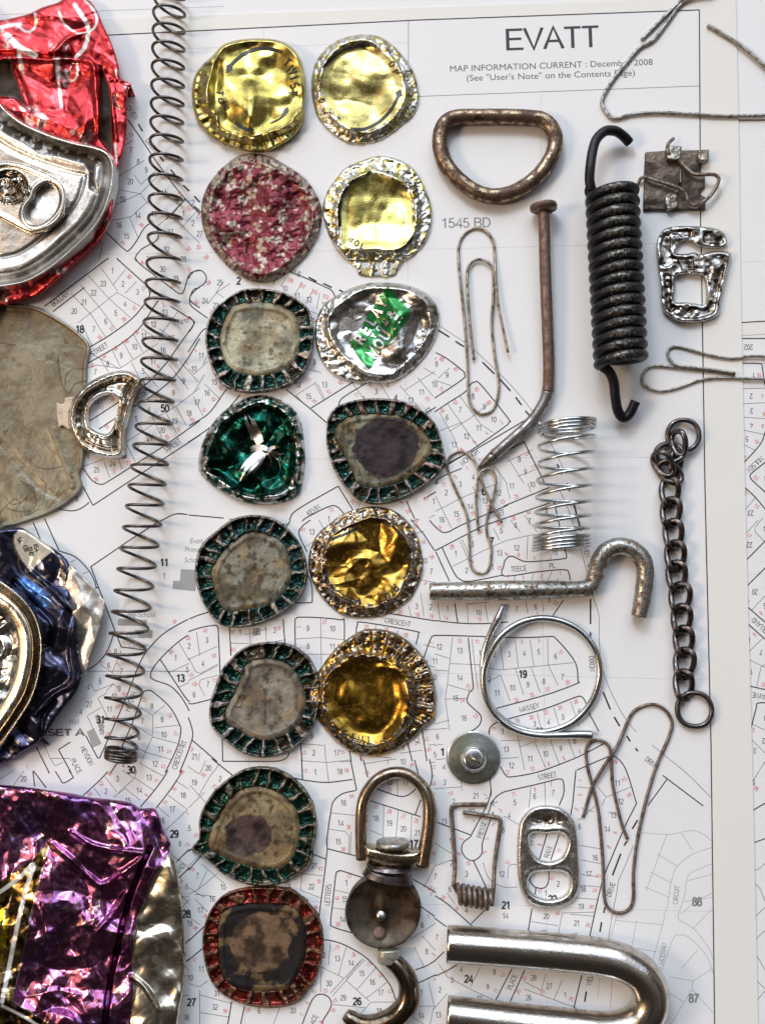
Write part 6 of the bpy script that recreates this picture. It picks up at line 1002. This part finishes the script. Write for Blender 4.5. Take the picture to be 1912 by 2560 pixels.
def rc_h(x, y, sd):
    h = 34 + 9 * np.sqrt(np.clip(1 - (1 - np.minimum(sd / 12, 1)) ** 2, 0, 1)) + (fbm(x, y, 150, 71, 2) - .5) * 34 + (crumple(x, y, 130, 72, 6) - .5) * 38 + (crumple(x, y, 38, 73) - .5) * 6
    h -= 22 * np.maximum(inside(x, y, DP1, 'A', 6), inside(x, y, DP2, 'A', 5))
    h -= 15 * crease(x, y, [(0, 440), (150, 440), (400, 470), (440, 445), (600, 450)], 'A', 5); h += 10 * crease(x, y, [(0, 500), (200, 475), (400, 490), (620, 490), (770, 530), (790, 760), (820, 1080)], 'A', 7)
    h -= 12 * crease(x, y, [(100, 520), (180, 700), (250, 900)], 'A', 7); h += 8 * crease(x, y, [(460, 430), (560, 320), (720, 260)], 'A', 6) + 9 * crease(x, y, [(850, 570), (910, 760), (940, 960), (960, 1150)], 'A', 5)
    h = h - 26 * sstep(2, 12, sdist(x, y, LOP)); return np.maximum(h, 12)
def rc_c(x, y, sd):
    c_ = mixc((.55, .055, .06), (.42, .03, .038), fbm(x, y, 50, 74)); c_ = mixc(c_, (.66, .64, .62), strokes_mask(x, y, RS, 'A'))
    c_ = mixc(c_, (.6, .5, .48), np.clip(sstep(.86, .99, crumple(x, y, 90, 75, 4) * 1.5) * .6 * sstep(.5, .6, fbm(x, y, 15, 5)), 0, 1))
    dd = np.maximum(inside(x, y, DP1, 'A', 3), inside(x, y, DP2, 'A', 2)); return mixc(c_, mixc(DIRT, (.07, .05, .035), fbm(x, y, 8, 76, 3)), dd)
def rc_s(x, y, sd):
    dd = np.maximum(inside(x, y, DP1, 'A', 3), inside(x, y, DP2, 'A', 2)); return np.c_[1 - np.maximum(dd * .95, .7 * strokes_mask(x, y, RS, 'A')), .25 + dd * .6 + .12 * fbm(x, y, 30, 79)]
relief('body', smooth_poly(RO, 'A', 3), rc_h, rc_c, rc_s, CANM, rc, cell=2.2, tuck=.7)
def ld_d(x, y): return x
DK = [(-100, 900), (60, 985), (250, 1110), (450, 1190), (650, 1235), (800, 1270), (860, 1330), (790, 1380), (780, 1480), (810, 1600), (740, 1560), (745, 1420), (700, 1350), (500, 1290), (330, 1270), (200, 1180), (60, 1110), (-100, 1000)]
def lid_h(x, y, sd):
    bead = np.exp(-((sd - 7) / 5.5) ** 2) * 17; groove = -16 * np.exp(-((sd - 24) / 9) ** 2); pan = 4 * np.exp(-((sd - 50) / 10) ** 2)
    h = 58 + bead + groove + pan - 6 * np.exp(-((sd - 78) / 5) ** 2) + (fbm(x, y, 110, 81, 2) - .5) * 12 + (fbm(x, y, 14, 82, 3) - .5) * 1.0
    h -= 10 * inside(x, y, DK, 'A', 4)
    tabhole = np.exp(-(((x - 26) / 42) ** 2 + ((y - 465) / 36) ** 2) ** 2); h -= tabhole * (14 - 14 * crumple(x, y, 26, 83))
    return h
def lid_c(x, y, sd):
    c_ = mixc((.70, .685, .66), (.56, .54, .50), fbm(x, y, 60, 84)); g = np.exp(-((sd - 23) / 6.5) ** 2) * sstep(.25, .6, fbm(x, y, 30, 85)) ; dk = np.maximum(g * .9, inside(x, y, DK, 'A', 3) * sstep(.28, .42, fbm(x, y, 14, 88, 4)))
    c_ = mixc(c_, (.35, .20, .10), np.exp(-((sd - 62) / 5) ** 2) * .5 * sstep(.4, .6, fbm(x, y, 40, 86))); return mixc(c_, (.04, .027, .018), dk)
def lid_s(x, y, sd): g = np.maximum(np.exp(-((sd - 23) / 6.5) ** 2) * .8, inside(x, y, DK, 'A', 3)); return np.c_[1 - g * .8, .24 + .4 * g + .12 * fbm(x, y, 30, 87)]
lid = relief('lid', smooth_poly(LO, 'A', 4), lid_h, lid_c, lid_s, LIDM, rc, cell=2.0, base=34)
TO = [(-200, 1390), (-60, 1345), (60, 1325), (200, 1350), (350, 1410), (480, 1480), (540, 1560), (550, 1680), (520, 1790), (450, 1868), (350, 1915), (250, 1925), (130, 1870), (0, 1800), (-100, 1750), (-200, 1720)]
TH = [(275, 1650), (305, 1570), (380, 1518), (455, 1535), (490, 1610), (480, 1700), (420, 1790), (330, 1850), (250, 1850), (212, 1790), (225, 1715)]
def tab_h(x, y, sd):
    h = 66 + 13 * np.sqrt(np.clip(1 - (1 - np.minimum(sd / 9, 1)) ** 2, 0, 1)) - 4 * sstep(9, 18, sd)
    r = (((x - 24) / 50) ** 2 + ((y - 466) / 44) ** 2); h = h - np.where(r < 1, 16 * sstep(1, .75, r) - 13 * crumple(x, y, 24, 92), 0); return h
def tab_c(x, y, sd):
    r = (((x - 24) / 50) ** 2 + ((y - 466) / 44) ** 2); return mixc(mixc((.62, .60, .56), (.5, .44, .36), fbm(x, y, 30, 93)), mixc((.11, .08, .055), (.4, .38, .34), sstep(.5, .7, fbm(x, y, 16, 94))), sstep(1.05, .85, r))
tabo = relief('pull_tab', smooth_poly(TO, 'A', 4), tab_h, tab_c, (1.0, .24), LIDM, lid, [smooth_poly(TH, 'A', 4)], cell=1.9, base=60)
sh_ = [(848, 560, 40), (880, 640, 46), (940, 640, 50), (1083, 690, 46), (1060, 760, 40), (1020, 800, 44), (965, 900, 46), (935, 800, 46), (900, 700, 46)]
relief('torn_flap', tf(np.array(sh_, float)[:, :2], 'A'), lambda x, y, sd: 46 + (crumple(x, y, 30, 97) - .5) * 22, rc_c, (1.0, .2), CANM, rc, cell=1.8, base=30, tuck=.8)

# --- flat olive tin disc
dc = thing('flattened_tin', 90, 1030, 'dull olive flattened tin disc with scratched writing and rust at its upper edge', 'tin disc')
DO = [(-300, 330), (0, 395), (150, 400), (300, 425), (400, 470), (520, 540), (640, 625), (740, 740), (716, 900), (712, 1030), (706, 1150), (700, 1300), (695, 1450), (692, 1605), (680, 1730), (652, 1800), (670, 1920), (560, 2030), (420, 2115), (250, 2181), (50, 2235), (-300, 2250)]
def dc_h(x, y, sd): return 9 + 5 * np.exp(-((sd - 4) / 4) ** 2) + (fbm(x, y, 90, 101, 2) - .5) * 9 + (fbm(x, y, 10, 102, 3) - .5) * 1.6 + 5 * crease(x, y, [(430, 1430), (560, 1760), (600, 1900)], 'D', 8) - 4 * crease(x, y, [(20, 1560), (330, 1900), (500, 2000)], 'D', 10)
DC_ST = [([(480, 820), (495, 960), (520, 1070), (570, 1140), (620, 1060), (720, 1030)], 10), ([(540, 1080), (545, 1000), (590, 940), (710, 930)], 9), ([(540, 690), (545, 720), (570, 710)], 12), ([(0, 2120), (120, 2010), (180, 2030), (260, 1940), (230, 1880), (170, 1860)], 6), ([(180, 1860), (300, 1990), (270, 2100), (150, 2110), (60, 2080)], 6),
         ([(340, 1840), (385, 1900), (350, 2060)], 5), ([(400, 2080), (480, 1990), (580, 1910)], 5), ([(300, 1740), (400, 1760), (520, 1735)], 5), ([(600, 1790), (575, 1810), (605, 1830)], 12), ([(0, 715), (130, 735)], 5), ([(200, 2070), (220, 2140), (320, 2090)], 4), ([(470, 1980), (490, 1940)], 5), ([(510, 1970), (530, 1935)], 5), ([(40, 1990), (100, 2050), (180, 2040)], 4), ([(210, 1890), (260, 1900), (290, 1960), (300, 2060)], 4), ([(620, 740), (690, 770)], 5)]
def dc_c(x, y, sd):
    c_ = mixc((.27, .24, .165), (.17, .15, .105), fbm(x, y, 70, 103, 4)); top_ = sstep(880, 790, y + (fbm(x, y, 60, 104, 4) - .5) * 160)
    c_ = mixc(c_, mixc((.05, .03, .016), (.19, .125, .05), fbm(x, y, 22, 105, 4)), top_ * .85)
    c_ = mixc(c_, (.29, .28, .21), sstep(.55, .7, fbm(x, y, 35, 106, 4)) * sstep(1050, 1250, y) * .7)
    c_ = mixc(c_, (.12, .085, .045), sstep(.5, .7, fbm(x, y, 24, 107, 5)) * .6); c_ = mixc(c_, (.5, .48, .42), np.exp(-((sd - 2) / 2.5) ** 2) * .5)
    return mixc(c_, (.05, .04, .03), strokes_mask(x, y, DC_ST, 'D') * .85)
DCO = smooth_poly(DO, 'D', 4); relief('disc', DCO, dc_h, dc_c, lambda x, y, sd: np.c_[np.full(len(x), .35), .36 + .15 * fbm(x, y, 25, 109)], DISCM, dc, cell=1.6)
SCR = plain('scratch_ink', (.10, .085, .065), .6)
tp = [(ch, text_px(ch, x * .30266, 640 + y * .30266, r, 20, bold=-.02)) for ch, x, y, r in (('Y', 85, 1290, -48), ('N', 118, 1332, -45), ('H', 155, 1370, -42), ('M', 190, 1415, -42), ('D', 238, 1450, -38), ('2', 15, 1405, -40), ('4', 45, 1450, -40))]
conform('scratched_writing', [q for c_, q in tp if c_.isalpha()], dc_h, DCO, SCR, dc, .5); conform('scratched_number', [q for c_, q in tp if c_.isdigit()], dc_h, DCO, SCR, dc, .5)

# --- crumpled ring pull lying on the disc
cr = thing('ring_pull', 265, 1040, 'bent silver ring pull lying over the right edge of the olive tin disc', 'ring pull')
CO = [(570, 1330), (590, 1220), (660, 1110), (760, 1030), (900, 965), (1030, 945), (1130, 985), (1182, 1040), (1130, 1120), (1090, 1220), (1060, 1340), (1030, 1450), (1027, 1580), (1010, 1650), (920, 1672), (800, 1650), (680, 1590), (620, 1510), (580, 1420)]
CH = [(740, 1240), (790, 1185), (860, 1148), (940, 1148), (988, 1190), (965, 1300), (930, 1420), (880, 1470), (800, 1450), (735, 1400), (725, 1310)]
def cr_h(x, y, sd):
    d2 = sdist(x, y, cr_hole); hi = -d2
    h = 20 + 14 * np.exp(-((sd_o(x, y) - 9) / 8) ** 2) - 8 * np.exp(-((sd_o(x, y) - 24) / 5) ** 2) + 6 * np.exp(-((hi - 6) / 5) ** 2)
    return np.maximum((h + (crumple(x, y, 22, 111) - .5) * 5) * np.where(sd < 3, .8, 1), 8)
cr_out = smooth_poly(CO, 'D', 4); cr_hole = smooth_poly(CH, 'D', 4)
def sd_o(x, y): return sdist(x, y, cr_out)
relief('loop', cr_out, cr_h, lambda x, y, sd: mixc(mixc((.68, .655, .61), (.48, .41, .32), sstep(.45, .7, fbm(x, y, 30, 112, 4))), (.22, .17, .12), np.exp(-((sd_o(x, y) - 24) / 4) ** 2) * .8), (1.0, .22), LIDM, cr, [cr_hole], cell=1.7)
BN = [(470, 1210), (500, 1222), (535, 1218), (538, 1172), (612, 1160), (600, 1230), (572, 1290), (572, 1370), (580, 1442), (548, 1420), (520, 1400), (490, 1422), (476, 1340)]
relief('torn_tongue', tf(np.array(BN, float), 'D'), lambda x, y, sd: np.full(len(x), 20.0) - 3 * np.clip(1 - sd / 2, 0, 1), mixc(np.array((.62, .5, .38)), np.array((.62, .5, .38)), np.array([0.])) [0], (.0, .5), DISCM, cr, cell=1.8)

# --- dark blue can, base up
bc = thing('crushed_can', 60, 1640, 'crushed dark blue drink can lying base up with a torn silver flap', 'can', 'flattened drink cans')
BO = [(-260, 160), (0, 195), (150, 185), (230, 215), (340, 290), (480, 390), (553, 480), (545, 620), (560, 760), (590, 880), (605, 1000), (615, 1200), (645, 1375), (600, 1500), (520, 1600), (430, 1720), (340, 1855), (220, 1935), (100, 2015), (0, 2050), (-260, 2120)]
LAB = [(112, 245), (150, 208), (205, 205), (360, 288), (425, 368), (310, 458), (248, 535), (178, 450), (125, 350)]
LAB2 = [([(150, 420), (150, 480), (200, 560), (280, 610), (340, 640)], 10), ([(410, 370), (460, 410), (500, 480)], 9), ([(110, 260), (120, 360), (160, 440)], 8)]
BB = [(-260, 520), (-100, 540), (0, 590), (150, 700), (250, 810), (310, 920), (342, 1050), (346, 1180), (325, 1350), (265, 1540), (170, 1700), (80, 1830), (0, 1930), (-120, 2010), (-260, 2060)]
BBP = smooth_poly(BB, 'G', 4)
def bc_h(x, y, sd):
    h = 30 + 11 * np.sqrt(np.clip(1 - (1 - np.minimum(sd / 12, 1)) ** 2, 0, 1)) + (fbm(x, y, 130, 121, 1) - .5) * 22 + (crumple(x, y, 130, 122, 5) - .5) * 30 + (crumple(x, y, 34, 123) - .5) * 3
    h += 14 * crease(x, y, [(240, 530), (420, 680), (560, 830)], 'G', 6) - 14 * crease(x, y, [(120, 620), (300, 820), (420, 950), (390, 1130)], 'G', 8) + 11 * crease(x, y, [(600, 880), (560, 1150), (580, 1400), (430, 1500), (280, 1660)], 'G', 6) - 9 * crease(x, y, [(330, 1950), (340, 1700), (430, 1560)], 'G', 6)
    return np.maximum(h - 30 * sstep(2, 10, sdist(x, y, BBP)), 6)
def bc_c(x, y, sd):
    c_ = mixc((.022, .026, .062), (.055, .055, .085), fbm(x, y, 60, 124)); c_ = mixc(c_, (.05, .13, .36), inside(x, y, [(130, 610), (200, 570), (400, 760), (380, 820), (300, 800)], 'G', 8) * .8)
    c_ = mixc(c_, (.62, .57, .47), inside(x, y, LAB, 'G', 1.5)); c_ = mixc(c_, (.36, .30, .22), strokes_mask(x, y, LAB2, 'G')); c_ = mixc(c_, (.5, .46, .4), sstep(.60, .72, fbm(x, y, 14, 126, 4)) * sstep(.5, .7, fbm(x, y, 60, 127)) * .8)
    return c_
BCO = smooth_poly(BO, 'G', 3); relief('body', BCO, bc_h, bc_c, lambda x, y, sd: np.c_[.92 - .6 * inside(x, y, LAB, 'G', 1.5), .16 + .14 * fbm(x, y, 30, 129)], CANM, bc, cell=2.2, tuck=.7)
conform('refund_print', [text_px(t_, x * .31646, 1260 + y * .31646, r, 11, bold=.02) for t_, x, y, r in (('65A', 290, 345, -75), ('END', 245, 375, -75), ('CR', 205, 350, -75), ('SA', 158, 285, -70))], bc_h, BCO, INKCAP, bc, 1.0)
FL = [(530, 520), (560, 478), (640, 560), (740, 660), (830, 768), (812, 880), (772, 1030), (735, 1140), (705, 1215), (685, 1330), (655, 1352), (625, 1250), (600, 1050), (580, 880), (545, 800), (522, 700)]
relief('torn_flap', tf(np.array(FL, float), 'G'), lambda x, y, sd: 34 + (crumple(x, y, 110, 131, 4) - .5) * 20 + (fbm(x, y, 40, 132, 2) - .5) * 10, lambda x, y, sd: mixc((.74, .70, .64), (.62, .54, .46), fbm(x, y, 40, 133)), (.9, .32), LIDM, bc, cell=2.0, base=18, tuck=.5)
def bb_h(x, y, sd):
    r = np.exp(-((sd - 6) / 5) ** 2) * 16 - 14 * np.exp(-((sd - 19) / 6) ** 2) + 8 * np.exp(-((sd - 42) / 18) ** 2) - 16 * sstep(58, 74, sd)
    return 52 + r + sstep(62, 80, sd) * (crumple(x, y, 44, 141, 6) - .5) * 40 + (fbm(x, y, 50, 142, 2) - .5) * 4
def bb_c(x, y, sd):
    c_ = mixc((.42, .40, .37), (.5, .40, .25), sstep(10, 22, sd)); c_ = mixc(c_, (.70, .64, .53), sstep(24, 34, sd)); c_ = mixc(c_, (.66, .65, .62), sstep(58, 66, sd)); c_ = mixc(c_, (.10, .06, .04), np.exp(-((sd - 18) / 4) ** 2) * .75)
    return mixc(c_, (.16, .10, .07), sstep(.55, .62, fbm(x, y, 40, 143)) * sstep(62, 70, sd) * .8)
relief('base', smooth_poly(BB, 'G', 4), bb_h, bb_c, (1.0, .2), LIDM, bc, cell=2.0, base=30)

# --- purple can
pp = thing('crushed_can', 180, 2300, 'crumpled metallic purple drink can with a gold label, bottom left corner', 'can', 'flattened drink cans')
PO = [(-260, 185), (0, 203), (200, 220), (400, 248), (600, 275), (750, 308), (900, 322), (1080, 350), (1160, 398), (1270, 395), (1312, 450), (1345, 560), (1390, 640), (1412, 700), (1404, 760), (1440, 830), (1472, 950), (1502, 1150), (1522, 1400), (1536, 1650), (1522, 1850), (1500, 2000), (1474, 2181), (1460, 2380), (1440, 2560), (-260, 2560)]
SILP = [(1395, 770), (1260, 985), (1190, 1180), (1130, 1300), (1100, 1500), (1092, 1700), (1100, 1900), (1080, 2100), (1070, 2600), (1900, 2600), (1900, 700)]
GOLDP = [(425, 660), (350, 900), (262, 1250), (180, 1650), (100, 2000), (420, 2190), (700, 2360), (700, 2600), (-300, 2600), (-300, 1080), (0, 1010), (250, 840)]
PST = [([(275, 860), (150, 980), (0, 1090), (-200, 1200)], 34), ([(280, 880), (210, 1100), (150, 1350), (90, 1650), (20, 2000)], 36), ([(20, 2030), (200, 2120), (330, 2200), (500, 2290)], 26)]
PTH = [([(415, 680), (345, 930), (262, 1260), (180, 1660), (105, 1990)], 6), ([(105, 1990), (420, 2181), (600, 2280)], 6), ([(100, 1100), (30, 1350), (-60, 1700)], 6)]
def pp_h(x, y, sd):
    h = 48 + 18 * np.sqrt(np.clip(1 - (1 - np.minimum(sd / 22, 1)) ** 2, 0, 1)) + (fbm(x, y, 150, 151, 2) - .5) * 36
    sil = sstep(-10, 10, sdist(x, y, tf(np.array(SILP, float), 'J')))
    h += (1 - sil) * ((crumple(x, y, 150, 152, 5) - .5) * 46 + (crumple(x, y, 62, 153, 5) - .5) * 15 + (fbm(x, y, 26, 158, 2) - .5) * 5)
    h += sil * ((fbm(x, y, 70, 154, 2) - .5) * 34 + (crumple(x, y, 100, 155, 4) - .5) * 14)
    h -= 34 * crease(x, y, [(1240, 730), (1190, 830), (1140, 950), (1050, 1210), (960, 1600), (900, 1900), (870, 2181), (850, 2500)], 'J', 5)
    h += 9 * crease(x, y, [(420, 680), (600, 830), (760, 980), (880, 1020), (1180, 810)], 'J', 7) + 9 * crease(x, y, [(600, 600), (760, 700), (1000, 750), (1200, 770)], 'J', 7) + 10 * crease(x, y, [(800, 1420), (940, 1260), (1040, 1100)], 'J', 7) + 9 * crease(x, y, [(1090, 1790), (1200, 1880), (1300, 2050)], 'J', 6)
    return np.maximum(h, 10)
def pp_c(x, y, sd):
    c_ = mixc((.40, .15, .33), (.27, .085, .22), fbm(x, y, 60, 156)); c_ = mixc(c_, (.20, .12, .40), sstep(.58, .75, fbm(x, y, 70, 159)) * .6)
    g = inside(x, y, GOLDP, 'J', 1.5); gc = mixc((.42, .29, .10), (.06, .035, .012), sstep(.35, .55, fbm(x, y, 34, 157, 3))); c_ = mixc(c_, gc, g)
    c_ = mixc(c_, (.62, .50, .03), inside(x, y, [(-260, 1200), (0, 1190), (80, 1280), (50, 1550), (0, 1720), (-260, 1800)], 'J', 2))
    c_ = mixc(c_, (.66, .65, .62), np.maximum(strokes_mask(x, y, PST, 'J'), strokes_mask(x, y, PTH, 'J') * .7)); c_ = mixc(c_, (.60, .56, .47), inside(x, y, SILP, 'J', 1.5))
    c_ = mixc(c_, (.5, .42, .36), sstep(.62, .70, fbm(x, y, 10, 161, 4)) * sstep(.5, .62, fbm(x, y, 60, 162)) * .8)
    return c_
relief('body', smooth_poly(PO, 'J', 3), pp_h, pp_c, lambda x, y, sd: np.c_[1 - .75 * strokes_mask(x, y, PST, 'J'), .12 + .08 * fbm(x, y, 30, 163) + .1 * inside(x, y, SILP, 'J')], CANM, pp, cell=2.0, tuck=.75)
